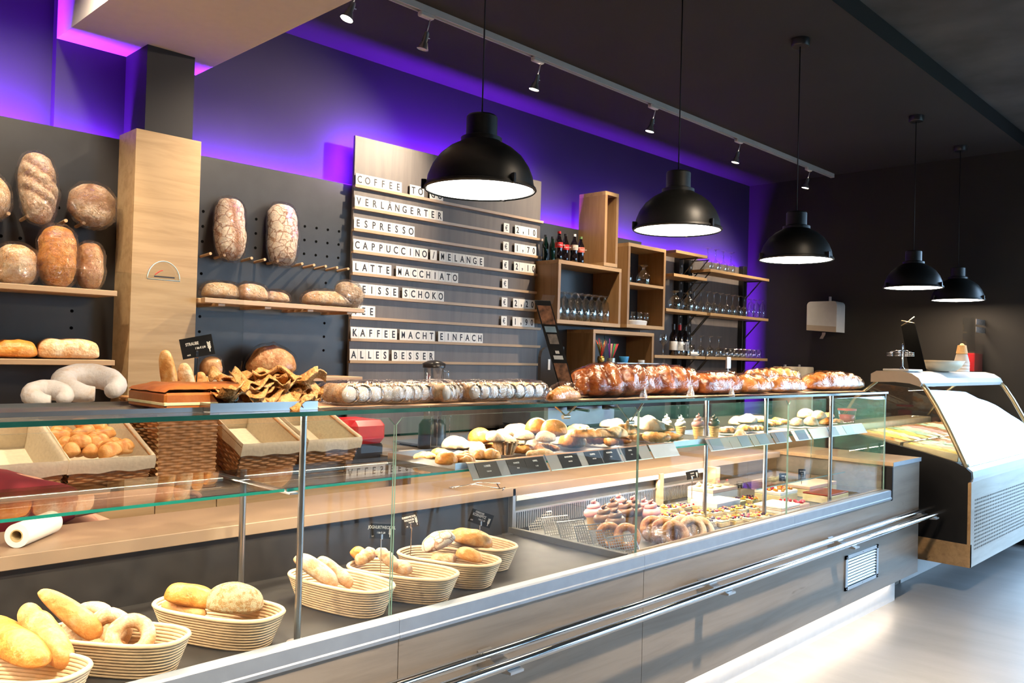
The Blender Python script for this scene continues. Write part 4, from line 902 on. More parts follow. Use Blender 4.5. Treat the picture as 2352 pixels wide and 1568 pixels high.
# leaning menu card in a clear frame, seen edge-on, and the black display stand behind
p0, p1 = at_y(1308, 912, 2.16), at_y(1246, 690, 2.16); ax = (p1-p0); 
t = thing('menu_card', 'tall narrow menu card with photos leaning back on the counter top', 'menu card', tuple(p0), None)
dv = Vector((.052, -.035, 0)); nn = ax.cross(dv).normalized()*.004
def slab(a, b2, w0, w1, name, mat, par, off=0, th=1):
    vs = []
    for s_ in (0, 1):
        for p, w in ((a, w0), (a, w1), (b2, w1), (b2, w0)): vs.append(p+dv*w+nn*(off+s_*th))
    return G().add(vs, [(0, 1, 2, 3), (7, 6, 5, 4), (0, 1, 5, 4), (1, 2, 6, 5), (2, 3, 7, 6), (3, 0, 4, 7)]).obj(name, mat, par)
cardo = slab(p0, p1, -.5, .5, 'frame', 'black_matt', t)
L_ = lambda f: p0+ax*f
side = -1.05 if nn.dot(CC-p0) < 0 else 1.05
fa = (lambda a, b2, w0, w1, m: slab(L_(a), L_(b2), w0, w1, 'picture', m, cardo, off=(0 if side < 0 else 1)+(.05 if side > 0 else -.25), th=.2))
fa(.03, .36, -.42, .42, 'photo_brown'); fa(.40, .44, -.3, .3, 'card_white'); fa(.46, .49, -.1, .15, 'card_white'); fa(.56, .66, -.3, .3, 'photo_grey'); fa(.68, .74, -.35, .35, 'photo_blue'); fa(.76, .95, -.42, .42, 'photo_brown')
slab(L_(.97), L_(1.06)+Vector((.03, 0, 0)), -.2, .6, 'clear_tab', 'acrylic', t)
q = at_y(1262, 907, 2.36); t = thing('card_terminal', 'black rounded stand with a slot behind the leaning menu card', 'terminal', (q.x, q.y, ZT))
a = at_y(1237, 907, 2.36).x; b2 = at_y(1290, 907, 2.36).x; z1 = at_y(1262, 795, 2.36).z
P = [(a, ZT+.02), (a+.012, ZT+.004), (a+.03, ZT), (a+.045, ZT+.012), (b2, ZT+.03), (b2, ZT+.04), (b2, z1), (a+.03, z1-.006), (a+.008, z1-.02), (a, z1-.045)]
G().prism(P, 1, 2.352, 2.368).obj('body', 'black_matt', t)
G().box((a+.045, 2.3505, z1-.10), (a+.058, 2.352, z1-.055)).obj('slot', 'card_grey', t)
# ---------------------------------------------------------------- pastries on the glass shelf
ZS = 1.1505
tray('steel_tray', 'steel tray piled with glazed pastries on the glass shelf', 1.925, 3.10, 2.14, 2.52, ZS, .022, group='trays on the glass shelf')
tray('steel_tray', 'steel tray of cream cones and slices on the glass shelf', 3.20, 3.62, 2.14, 2.48, ZS, .022, group='trays on the glass shelf')
tray('steel_tray', 'steel tray of biscuits behind the price strips at the counter end', 3.68, 5.15, 2.14, 2.48, ZS, .018, group='trays on the glass shelf')
zz = ZS+.002
def past(kind, px, py, w, label, lift=0, seed=0, rz=None, mat=None):
    # find the point whose height keeps it on the tray between y 2.17 and 2.46
    z = zz+.02+lift; c = at_z(px, py, z)
    yv = min(2.45, max(2.18, c.y)); c = at_y(px, py, yv); c.z = max(c.z-.012, zz); rz = rz if rz is not None else R.uniform(-1, 1)
    xd = (math.cos(rz), math.sin(rz), 0)
    sizes = dict(bun=(w, w*.95, w*.62), doughnut=(w, w, w*.42), danish=(w, w*.72, w*.34), stick=(w*1.3, w*.42, w*.36), muffin=None, crescent=None)
    m = {'bun': 'crust_gold', 'danish': 'crust_light', 'stick': 'crust_pale', 'iced': 'sugar_icing'}
    if kind in ('bun', 'danish', 'stick', 'iced'):
        l, ww, h = sizes.get(kind, (w, w*.8, w*.44)); return bakeobj('pastry', label, 'pastry', mat or m[kind], xd, (0, 0, 1), c, l, ww, h, group='pastries on the steel trays', seed=seed, lump=.13 if kind != 'bun' else .03, e=2.3, nu=28, ns=30, crinkle=.06 if kind == 'iced' else 0, braid=(1.4+.3*(seed % 3)) if kind in ('danish', 'stick') else 0, bamp=.26)
    if kind == 'ring': return ringroll(label, c+Vector((0, 0, w*.2)), w*.34, w*.17, R.uniform(.2, .7), rz, mat or 'crust_light', 'pastry', 'pastry', 'pastries on the steel trays', seed)
    if kind == 'muffin':
        t = thing('filled_puff', label, 'pastry', tuple(c), 'pastries on the steel trays')
        g = G(); g.grid(lambda u, v: (c.x+w*.5*(.62+.38*v)*(1+.08*math.cos(14*2*PI*u))*math.cos(2*PI*u), c.y+w*.5*(.62+.38*v)*(1+.08*math.cos(14*2*PI*u))*math.sin(2*PI*u), c.z+w*.55*v), 84, 4, wrapu=True); g.obj('pleated_case', 'crust_pale', t, smooth=True)
        G().lathe([(.5*w, .5*w), (.42*w, .62*w), (.2*w, .75*w), (0, .8*w)], 20, c).obj('top', 'sugar_icing', t, smooth=True); return t
    if kind == 'crescent':
        n = 22; pts = []; rr = []
        for k in range(n+1): a = .5+(PI*1.25)*k/n; s_ = abs(k/n-.5)*2; pts.append((w*.42*math.cos(a), w*.42*math.sin(a), w*.2)); rr.append(w*.20*(1-.65*s_**2)*(1+.10*math.cos(k*2.6)))
        return G().tube(pts, rr, 12, tone=[.4*(1+math.cos(k*2.6)) for k in range(n+1)]).xf(Matrix.Translation(c) @ Matrix.Rotation(rz, 4, 'Z')).obj('pastry', mat or 'crust_light', smooth=True, label=label, cat='pastry', group='pastries on the steel trays', origin=c)
PL = [('danish', 975, 1048, .085, 'small puffy golden pastry at the left end of the tray'), ('danish', 1012, 1040, .08, 'second puffy golden pastry from the tray end'), ('bun', 1025, 1060, .08, 'pale golden pastry low at the front left of the tray'), ('iced', 1048, 1026, .12, 'sugared pastry lying behind the first golden ones'),
      ('iced', 1085, 1032, .10, 'flaky slice with icing, left of the pleated puff'), ('danish', 1062, 1055, .12, 'flat folded slice at the tray front, left'), ('danish', 1112, 1048, .12, 'folded slice with dark jam, left of the pleated puff'), ('bun', 1103, 1012, .105, 'round golden filled bun standing up at the back'),
      ('iced', 1135, 1008, .10, 'white sugared bun right of the round golden bun'), ('danish', 1128, 1025, .08, 'small orange pastry between the sugared buns'), ('muffin', 1160, 1036, .10, 'pleated flower-shaped puff at the tray front'), ('iced', 1160, 1000, .10, 'icing-covered puff in the middle of the heap'),
      ('iced', 1188, 992, .11, 'topmost white sugared puff of the heap'), ('iced', 1205, 1004, .10, 'white sugared puff right of the topmost one'), ('iced', 1180, 1016, .09, 'pinkish sugared puff low in the middle'), ('danish', 1200, 1034, .10, 'reddish flaky pastry behind the tray rim'), ('iced', 1228, 1026, .10, 'powdered nut roll at the tray front'),
      ('doughring', 1232, 988, .105, 'shiny orange doughnut leaning at the back'), ('doughring', 1272, 994, .11, 'shiny orange doughnut with sugar crust, right of the leaning one'), ('iced', 1252, 1008, .10, 'pale pink iced finger under the doughnuts'), ('crescent', 1262, 1036, .10, 'small nut crescent at the front rim'), ('stick', 1240, 1042, .09, 'short pale stick pastry at the front rim'),
      ('iced', 1285, 1015, .08, 'white iced pastry left of the big golden rolls'), ('bun', 1315, 1022, .13, 'big glossy golden croissant at the tray front'), ('danish', 1345, 1000, .13, 'folded golden pastry behind the big croissant'), ('crescent', 1375, 1012, .13, 'golden croissant with folds in the middle of the tray'),
      ('danish', 1330, 990, .12, 'pale orange pastry at the back of the croissants'), ('stick', 1400, 1000, .13, 'long cheese stick pastry lying across the croissants'), ('iced', 1405, 978, .12, 'white iced pastry at the back behind the rod clamp'), ('danish', 1430, 992, .13, 'flaky golden slice below the rod clamp'), ('crescent', 1425, 1020, .12, 'pale pastry cone wrapped in film at the tray front'),
      ('stick', 1455, 1012, .13, 'twisted golden stick at the tray front'), ('iced', 1462, 975, .12, 'sugared croissant near the glass joint'), ('danish', 1480, 1010, .12, 'brown flaky pastry behind the glass joint'), ('iced', 1500, 985, .13, 'white sugared croissant right of the glass joint'), ('danish', 1520, 985, .12, 'orange croissant end in the pink pastry group'),
      ('crescent', 1510, 1008, .12, 'golden croissant at the tray front right of the joint'), ('crescent', 1548, 1008, .13, 'large ribbed croissant at the right tray end'), ('iced', 1490, 966, .085, 'topmost sugared cream horn right of the joint')]
for i, (kd, px, py, w, lb) in enumerate(PL):
    if kd == 'doughring': past('bun', px, py, w, lb, lift=.07, seed=i, mat='crust_gold')
    else: past(kd, px, py, w, lb, lift=.05 if py < 1010 else .0, seed=i)
def swirl(g, c, r0, h, turns=3.2, n=60, ripple=0):
    pts = []; rr = []
    for k in range(n+1): f = k/n; a = 2*PI*turns*f; R_ = r0*(1-f)**.8*.62; pts.append((c[0]+R_*math.cos(a), c[1]+R_*math.sin(a), c[2]+h*f)); rr.append(max(.0015, r0*.46*(1-f)**.75))
    g.tube(pts, rr, 10); return g
def cone(label, px, pyb, pyt, mat, y=2.24, wr=0):
    b_, tp = at_y(px, pyb, y), at_y(px, pyt, y); c = Vector((b_.x, y, zz)); h = tp.z-zz
    t = thing('cream_cone', label, 'pastry', tuple(c), 'cream-topped wafer cups'); r = h*.20
    g = G().lathe([(0, 0), (r*.72, 0), (r*.98, h*.42), (r*1.08, h*.43), (r*1.08, h*.48), (r*.9, h*.48), (0, h*.46)], 20, c)
    for k in range(4): g.lathe([(r*(.74+.06*k)+.0012, h*(.06+.09*k)), (r*(.75+.06*k)+.002, h*(.075+.09*k)), (r*(.76+.06*k)+.001, h*(.09+.09*k))], 20, c)
    g.obj('wafer_cup', 'wafer', t, smooth=50); swirl(G(), (c.x, c.y, c.z+h*.50), r*1.25, h*.46).obj('cream_swirl', mat, t, smooth=True)
    return t
cone('tall wafer cup with a smooth pink cream top', 1603, 1010, 946, 'pink_cream')
cone('wafer cup with white cream behind the pink one', 1563, 1000, 950, 'cream', 2.34)
cone('second white cream cup standing left of the pink one', 1530, 1000, 948, 'cream', 2.40)
cone('wafer cup dipped in dark chocolate right of the pink one', 1640, 1006, 948, 'chocolate')
P2 = [('danish', 1672, 990, .10, 'brown striped slice right of the chocolate cup', 'crust_brown'), ('stick', 1700, 1000, .10, 'pale finger biscuit dipped in chocolate at the rim', 'crust_pale'), ('iced', 1690, 972, .11, 'large white iced pastry at the back beside the thin post', None), ('iced', 1715, 968, .13, 'long iced pastry heap left of the thin steel post', None), ('danish', 1712, 985, .10, 'pink and cream pastry left of the thin steel post', None), ('danish', 1738, 985, .10, 'golden biscuit just before the thin steel post', None), ('danish', 1745, 966, .12, 'golden croissant end behind the thin steel post', None),
      ('crescent', 1780, 978, .12, 'horseshoe biscuit with dark dipped ends', None), ('crescent', 1800, 972, .12, 'second horseshoe biscuit with dipped ends', None), ('bun', 1830, 975, .09, 'round crumbly biscuit right of the glass joint', 'crust_pale'), ('bun', 1851, 958, .11, 'round flat biscuit standing upright', 'crust_pale'), ('bun', 1862, 975, .10, 'pale split bun biscuit in the middle', 'crust_pale'), ('bun', 1880, 960, .10, 'pale bun behind the split one', 'crust_pale'),
      ('danish', 1900, 955, .11, 'brown horseshoe biscuit at the back', None), ('bun', 1895, 972, .08, 'half-dipped biscuit before the red tub', None), ('danish', 1922, 968, .09, 'dark seeded biscuit before the red tub', 'crust_brown')]
for i, (kd, px, py, w, lb, m_) in enumerate(P2): past(kd, px, py, w, lb, lift=.03 if py < 970 else 0, seed=60+i, mat=m_)
c = at_y(1945, 975, 2.33); t = thing('sweet_tub', 'red-lidded clear tub at the right end of the glass shelf', 'tub', (c.x, 2.33, ZS))
G().lathe([(0, 0), (.05, 0), (.058, .085)], 24, (c.x, 2.33, ZS)).obj('tub', 'acrylic', t, smooth=True); G().lathe([(0, .085), (.062, .085), (.062, .097), (0, .10)], 24, (c.x, 2.33, ZS)).obj('lid', 'red_plastic', t, smooth=40)
G().lathe([(0, .004), (.045, .004), (.05, .055), (0, .06)], 20, (c.x, 2.33, ZS)).obj('sweets', 'red_plastic', t, smooth=True)
# price strips hooked on the front of the trays
def pstrip(label, x0, x1, cards, mat='acrylic_grey', y=2.128, dy=-.035, zt=1.172, zb=1.118):
    a, b2 = at_y(x0, 1050, y).x, at_y(x1, 1050, y).x
    t = thing('price_strip', label, 'price strip', ((a+b2)/2, y, zb), 'price strips on the tray fronts')
    def quad(xa, xb, f0, f1, off, th, name, m, par):
        z0, z1 = zb+(zt-zb)*f0, zb+(zt-zb)*f1; y0, y1 = y+dy*(1-f0)-off, y+dy*(1-f1)-off
        return G().add([(xa, y0, z0), (xb, y0, z0), (xb, y1, z1), (xa, y1, z1), (xa, y0+th, z0), (xb, y0+th, z0), (xb, y1+th, z1), (xa, y1+th, z1)], [(0, 1, 2, 3), (7, 6, 5, 4), (0, 1, 5, 4), (1, 2, 6, 5), (2, 3, 7, 6), (3, 0, 4, 7)]).obj(name, m, par)
    bk = quad(a, b2, 0, 1, 0, .0015, 'holder', mat, t); quad(a, b2, -.03, .03, .002, .005, 'lower_edge', 'acrylic_edge', t); 
    quad(a, b2, .97, 1.04, .001, .003, 'hook_edge', 'copper_edge', t)
    an = math.atan2(zt-zb, -dy)
    for c0, c1, mm, ln in cards:
        xa, xb = at_y(c0, 1050, y).x, at_y(c1, 1050, y).x; k = quad(xa, xb, .06, .95, .0022, .001, 'card', mm, t)
        for s_, f, sz in ln: text(s_, sz, 'chalk_white', k, ((xa+xb)/2, y+dy*(1-f)-.0036, zb+(zt-zb)*f), rot=(an, 0, 0), sx=.75, bold=.0002)
sb = 'sign_black'
pstrip('first price strip with two black cards, left tray end', 1072, 1248, [(1088, 1138, sb, (('PLUNDER', .72, .010), ('1 Stk € 1,90', .4, .006))), (1160, 1200, sb, (('SCHNECKE', .72, .008), ('€ 2,10', .4, .006))), (1201, 1245, sb, (('KIPFERL', .72, .010), ('€ 1,80', .4, .007)))])
pstrip('second price strip with the card reading MANDELKIPFERL', 1252, 1418, [(1278, 1322, sb, (('MANDELKIPFERL', .75, .0085), ('1 Stk € 1,90', .45, .006))), (1338, 1372, sb, (('KRAPFEN', .75, .010), ('1 Stk € 1,60', .45, .006))), (1374, 1413, sb, (('NUSSKIPFERL', .75, .009), ('€ 1,90', .45, .006)))])
pstrip('third price strip with a single black card before the joint', 1420, 1484, [(1424, 1458, sb, (('TOPFEN', .75, .009), ('€ 2,10', .45, .006)))])
pstrip('blank white price strip just right of the glass joint', 1488, 1546, [], 'card_grey')
pstrip('grey price strip below the chocolate cup', 1618, 1668, [(1624, 1650, 'slate_grey', ())])
pstrip('grey price strip with a dark card left of the thin post', 1669, 1716, [(1690, 1712, 'slate_grey', ())])
pstrip('short price strip with a dark card behind the thin post', 1718, 1765, [(1732, 1755, 'slate_grey', ())])
pstrip('price strip with a grey card right of the thin post', 1768, 1804, [(1776, 1794, 'slate_grey', ())])
pstrip('price strip at the third glass joint', 1814, 1850, [(1822, 1844, 'slate_grey', ())], 'card_white')
pstrip('bright white blank price strip at the shelf end', 1854, 1896, [], 'card_white')
pstrip('last bright price strip with pale cards', 1898, 1978, [(1900, 1915, 'card_grey', ()), (1932, 1950, 'card_pale', ())], 'card_white')
# ---------------------------------------------------------------- cold section goods
ZK = .7125
def dotpart(g, c, r): g.lathe([(0, -r), (r*.8, -r*.6), (r, 0), (r*.8, r*.6), (0, r)], 8, c)
def cup(label, px, py, mat, y=None, s=1.0):
    q = at_z(px, py, ZK+.07) if y is None else at_y(px, py, y); x, y = q.x, q.y
    t = thing('cream_cup', label, 'pastry', (x, y, ZK), 'swirled cream cups'); r = .040*s
    g = G().lathe([(0, 0), (r*.7, 0), (r, .062*s), (r*1.05, .064*s), (r*.95, .066*s), (0, .062*s)], 20, (x, y, ZK)); g.obj('wafer_cup', 'wafer', t, smooth=50)
    swirl(G(), (x, y, ZK+.066*s), r*1.35, .085*s, 3).obj('cream_swirl', mat, t, smooth=True); return t
CUPS = [('pink cream cup at the far left of the cup group', 1365, 1182, 'pink_cream'), ('chocolate cream cup at the front left of the group', 1388, 1195, 'choc_cream'), ('chocolate cream cup at the very front of the group', 1415, 1204, 'choc_cream'), ('pink cream cup, tallest at the back of the group', 1422, 1168, 'pink_cream'), ('chocolate cream cup behind the front pair', 1408, 1178, 'choc_cream'),
        ('chocolate cream cup right of the front pair', 1436, 1182, 'choc_cream'), ('pink cream cup behind the right chocolate ones', 1454, 1172, 'pink_cream'), ('chocolate cream cup just left of the glass joint', 1458, 1180, 'choc_cream'), ('pink cream cup seen across the glass joint', 1480, 1178, 'pink_cream'), ('pink cream cup at the right end of the group', 1496, 1182, 'pink_cream')]
for a in CUPS: cup(*a)
# perforated grille racks standing in a zigzag
for i, (px, py, lb) in enumerate(((1248, 1198, 'perforated steel rack at the back left of the cold case'), (1285, 1208, 'second perforated steel rack in the zigzag'), (1322, 1218, 'third perforated steel rack in the zigzag'), (1362, 1228, 'fourth perforated steel rack, before the cream cups'), (1400, 1240, 'fifth perforated steel rack, low at the front'), (1440, 1254, 'sixth perforated steel rack, nearest the glass'))):
    q = at_z(px, py, ZK+.04); t = thing('perforated_rack', lb, 'rack', (q.x, q.y, ZK), 'perforated steel racks'); g = G()
    for a in range(13): g.box((-.075+.0125*a-.0012, -.0008, 0), (-.075+.0125*a+.0012, .0008, .085))
    for a in range(8): g.box((-.077, -.001, .012*a), (.077, .001, .012*a+.0025))
    k = Matrix.Translation((q.x, q.y, ZK+.0005)) @ Euler((-.5, 0, math.radians(-12))).to_matrix().to_4x4(); g.xf(k).obj('mesh_panel', 'rack_steel', t, kind='stuff')
    G().tube([k @ Vector((-.078, 0, 0)), k @ Vector((-.078, 0, .088)), k @ Vector((.078, 0, .088)), k @ Vector((.078, 0, 0))], .0018, 5).obj('wire_frame', 'steel', t)
for i, (px, py, sc, m_, lb) in enumerate(((1400, 1228, 1, 'crust_brown_glazed', 'brown glazed ring cake lying at the left of the ring pile'), (1440, 1232, 1, 'crust_brown_glazed', 'brown glazed ring cake before the glass joint'), (1500, 1215, 1.05, 'crust_brown_glazed', 'dark reddish ring cake behind the others, right of the joint'), (1525, 1222, 1.1, 'crust_brown_glazed', 'brown ring cake leaning in the middle of the pile'), (1550, 1228, 1.1, 'choc_ring', 'chocolate ring cake at the front of the pile'), (1568, 1216, 1.15, 'crust_pale', 'pale ring cake leaning third from the right'), (1590, 1218, 1.15, 'crust_pale', 'pale ring cake leaning second from the right'), (1608, 1222, 1.2, 'crust_pale', 'pale ring cake with a wide hole at the right end'))):
    c = at_z(px, py, ZK+.05); c.y = min(2.26, max(2.075, c.y)); c = at_y(px, py, c.y); c.z = max(ZK+.040, min(c.z, ZK+.052)); ringroll(lb, c, .044*sc, .018, 1.15, -.7, m_ if m_ != 'choc_ring' else 'crust_brown', 'ring_cake', 'pastry', 'ring cakes in the cold case', i+20)
w = loaf(.44, .17, .085, seed=77, e=4, sq=.7, flat=.4, crinkle=.05, lump=.03, nu=40, ns=40); c = at_z(1565, 1240, ZK); w.t = {}; w.xf(Matrix.Translation((c.x, 2.14, ZK)) @ Matrix.Rotation(-.12, 4, 'Z')).obj('film_bag', 'film', smooth=True, label='open crumpled film bag around the ring cakes', cat='bag', origin=(c.x, 2.14, ZK))
# fruit slices in rows
FR = ['fruit_orange', 'fruit_red', 'fruit_dark', 'fruit_yellow']; cols = ['left end', 'second column', 'third column', 'fourth column', 'fifth column', 'sixth column', 'right end']; rows = ['front row', 'middle row', 'back row']
Rf = random.Random(8); base_me = None
for r in range(3):
    for c_ in range(7):
        px = 1548+c_*31+r*(-6)+(0 if r else 10); py = 1203-c_*3.4-r*19; q = at_z(px, py, ZK+.03); x, y = q.x, q.y
        t = thing('fruit_slice', 'fruit-topped cake slice in the %s, %s of the tart tray' % (rows[r], cols[c_]), 'cake slice', (x, y, ZK), 'fruit tart slices')
        o = G().box((x-.042, y-.042, ZK), (x+.042, y+.042, ZK+.024), .003).obj('sponge_base', 'sponge', t)
        G().box((x-.041, y-.041, ZK+.024), (x+.041, y+.041, ZK+.031), .003).obj('custard_layer', 'custard', t)
        for m_ in FR[:]:
            g = G(); n = 4 if m_ != 'fruit_dark' else (10 if r == 2 else 4)
            for k in range(n):
                a, b2 = Rf.uniform(-.034, .034), Rf.uniform(-.034, .034); rr = Rf.uniform(.006, .010)
                if m_ == 'fruit_dark' and r == 2: a, b2, rr = Rf.uniform(-.016, .016), Rf.uniform(-.016, .016), .0065
                if m_ in ('fruit_orange', 'fruit_yellow'):
                    an = Rf.uniform(0, 6); g.tube([(x+a+.014*math.cos(an+s_*.5), y+b2+.014*math.sin(an+s_*.5), ZK+.034+.003*(3-s_*s_)/3) for s_ in (-2, -1, 0, 1, 2)], [.003, .006, .007, .006, .003], 7)
                else: dotpart(g, (x+a, y+b2, ZK+.036+(.008 if m_ == 'fruit_dark' and r == 2 and k > 5 else 0)), rr)
            g.obj({'fruit_orange': 'peach_pieces', 'fruit_red': 'red_berries', 'fruit_dark': 'dark_berries', 'fruit_yellow': 'apricot_pieces'}[m_], m_, t, smooth=True, kind='stuff')
def slab2(label, p, q, layers, top=None, name='cake', yy=None):
    """cake block between two pixels on its front lower edge"""
    a, b2 = at_z(*p, ZK), at_z(*q, ZK); t = thing(name, label, 'cake', ((a.x+b2.x)/2, a.y+.06, ZK), 'cakes in the cold case'); z = ZK
    y0 = yy if yy else a.y; L = abs(b2.x-a.x)
    for h, m_, nm in layers: G().box((a.x, y0, z), (a.x+L, y0+.17, z+h), .003).obj(nm, m_, t); z += h
    return t, a.x, L, y0, z
t, x, L, y0, z = slab2('white cream cake block behind the fruit slices', (1590, 1172), (1672, 1165), ((.03, 'custard', 'sponge_layer'), (.030, 'cream', 'cream_layer')), yy=2.36)
t, x, L, y0, z = slab2('tall pink cream cake with rosettes and strawberries behind the white one', (1612, 1160), (1694, 1152), ((.03, 'custard', 'sponge_layer'), (.045, 'cream', 'cream_layer'), (.022, 'pink_pale', 'pink_layer')), yy=2.50)
for i in range(3):
    for j in range(2):
        c = (x+L*(.18+.32*i), y0+.045+.08*j, z); swirl(G(), c, .022, .030, 2.5, 36).obj('cream_rosette', 'custard', t, smooth=True)
g = G(); dotpart(g, (x+L*.5, y0+.045, z+.03), .009); g.obj('strawberry', 'fruit_red', t, smooth=True); g = G(); dotpart(g, (x+L*.82, y0+.045, z+.03), .009); g.obj('strawberry', 'fruit_red', t, smooth=True)
t, x, L, y0, z = slab2('cream cake with fruit topping right of the thick post', (1760, 1152), (1812, 1145), ((.045, 'custard', 'sponge_layer'), (.02, 'cream', 'cream_layer')), yy=2.30)
g = G()
for k in range(22): dotpart(g, (x+Rf.uniform(.01, L-.01), y0+Rf.uniform(.01, .16), z+.004), .011)
g.obj('peach_pieces', 'fruit_orange', t, smooth=True, kind='stuff'); g = G()
for k in range(12): dotpart(g, (x+Rf.uniform(.01, L-.01), y0+Rf.uniform(.01, .16), z+.008), .008)
g.obj('red_berries', 'fruit_red', t, smooth=True, kind='stuff')
t, x, L, y0, z = slab2('small yellow-topped cake at the back, right of the thick post', (1758, 1128), (1792, 1125), ((.06, 'pink_pale', 'pink_layer'),), yy=2.52)
swirl(G(), (x+.05, y0+.05, z), .035, .045, 3).obj('cream_rosette', 'custard', t, smooth=True); swirl(G(), (x+.14, y0+.05, z), .03, .035, 3).obj('cream_rosette', 'custard', t, smooth=True)
t, x, L, y0, z = slab2('layered pale slice with red glaze before the glass joint', (1765, 1182), (1812, 1172), ((.012, 'sponge', 'sponge_layer'), (.016, 'cream', 'cream_layer'), (.01, 'pink_pale', 'pink_layer'), (.012, 'cream', 'cream_layer')), yy=2.10)
g = G()
for k in range(16): dotpart(g, (x+L+.02+Rf.uniform(.0, .10), y0+Rf.uniform(.02, .14), ZK+.045), .010)
g.obj('red_berries', 'fruit_red', t, smooth=True, kind='stuff'); G().box((x+L+.005, y0+.005, ZK), (x+L+.13, y0+.16, ZK+.038), .003).obj('sponge_layer', 'pink_pale', t)
t, x, L, y0, z = slab2('long pale pink cream slab near the counter end', (1845, 1142), (1925, 1130), ((.05, 'custard', 'sponge_layer'), (.022, 'pink_pale', 'pink_layer')), yy=2.28)
for i, p in enumerate(((1860, 1152), (1890, 1148))):
    t, x, L, y0, z = slab2(('left one of two cake cubes with dark red glaze near the counter end', 'right one of two cake cubes with dark red glaze near the counter end')[i], p, (p[0]+26, p[1]-5), ((.045, 'custard', 'sponge_layer'), (.010, 'fruit_glaze', 'glaze')), yy=2.10)
for i, (px, py, z_, ln, lb) in enumerate(((1590, 1090, .90, (('TORTE', 0, .008, .010), ('1 Stk € 2,80', 0, -.006, .006)), 'tilted grey price card hanging over the cake case'), (1700, 1112, .80, (('FRUCHT-', 0, .012, .009), ('SCHNITTE', 0, 0, .009), ('€ 2,60', 0, -.012, .007)), 'upright price card reading FRUCHTSCHNITTE by the pink cake'), (1798, 1095, .85, (('CREME', 0, .006, .009),), 'narrow dark price card at the third glass joint'), (1842, 1085, .86, (('OBSTTORTE', 0, .008, .008), ('€ 2,90', 0, -.006, .006)), 'dark price card before the reflected window'))):
    card(lb, px, py, ZK, z_, .075 if i == 0 else .05, .045, ln, rz=-.6, roll_=-.2 if i == 0 else 0)
# tongs, paper roll on the service ledge
t = thing('serving_tongs', 'thin wire serving tongs lying on the ledge below the price strips', 'tongs', tuple(at_z(1090, 1118, .937)))
a, b2, c = at_z(1032, 1120, .945), at_z(1090, 1112, .95), at_z(1148, 1122, .945)
G().tube([a, a+Vector((.012, .012, 0)), b2, c], .0022, 6).tube([a, a+Vector((.012, -.014, 0)), b2+Vector((.01, -.02, .01)), c+Vector((.02, .02, .02))], .0022, 6).obj('wire_arm', 'chrome', t, smooth=True)
G().tube([c+Vector((0, .02, .02)), c, c+Vector((.012, -.02, .006)), c+Vector((-.004, -.02, -.004))], .003, 6).obj('gripper', 'chrome', t, smooth=True)
p, q = at_z(38, 1228, .975), at_z(118, 1196, .975); d = (q-p).normalized(); Rr = .036
prof_ = [(Rr*.52, 0), (Rr, .001), (Rr, (q-p).length), (Rr*.52, (q-p).length), (Rr*.52, 0)]
m4 = basis(d, (0, 0, 1), (p.x, p.y, .936+Rr)) @ Matrix.Rotation(PI/2, 4, 'Y')
t = thing('paper_roll', 'roll of white wrapping paper with an open core on the service ledge', 'paper roll', (p.x, p.y, .936))
G().lathe(prof_, 32).xf(m4).obj('paper', 'paper', t, smooth=40); G().lathe([(Rr*.42, -.001), (Rr*.52, -.001), (Rr*.52, .10), (Rr*.42, .10), (Rr*.42, -.001)], 28).xf(m4).obj('core', 'cardboard', t, smooth=40)
# ---------------------------------------------------------------- back counter with wicker baskets
YC = 3.62; ZB = .905
def cab(x0, x1, label, y=YC, z1=ZB-.03, doors=1):
    t = thing('base_cabinet', label, 'cabinet', ((x0+x1)/2, 4.1, 0), 'oak base cabinets along the back wall')
    G().box((x0, y+.02, .08), (x1, 4.49, z1)).obj('body', 'oak', t); G().box((x0, y+.06, 0), (x1, 4.4, .08)).obj('kick_plate', 'black_matt', t)
    w = (x1-x0)/doors
    for k in range(doors): G().box((x0+w*k+.002, y, .085), (x0+w*(k+1)-.002, y+.019, z1-.004), .001).obj('door', 'oak_upright', t)
    return t
xs = [-2.5, -1.3, -.2, at_y(355, 1185, YC).x, at_y(497, 1165, YC).x, 2.78]
nm = ['oak base cabinet far left beyond the picture', 'oak base cabinet left of the picture edge', 'oak base cabinet under the first lined baskets', 'oak base cabinet under the tall wicker basket', 'oak base cabinet under the two empty lined baskets']
for a, b2, l_ in zip(xs, xs[1:], nm): cab(a, b2, l_)
G().box((-2.5, YC-.01, ZB-.03), (2.78, 4.49, ZB), .002).obj('back_worktop', 'oak_pale', label='oak worktop along the back wall under the wicker baskets', cat='worktop')
x3 = 2.79
cab(x3, 4.4, 'oak base cabinet under the coffee things', y=3.45, z1=.95, doors=2); cab(4.404, 8.38, 'long oak base cabinet under the glass shelves', y=3.45, z1=.95, doors=6)
G().box((x3, 3.43, .952), (8.38, 4.49, .985), .002).obj('bar_worktop', 'oak_grey', label='grey-brown worktop of the coffee bar behind the display', cat='worktop')
TILT = math.radians(21)
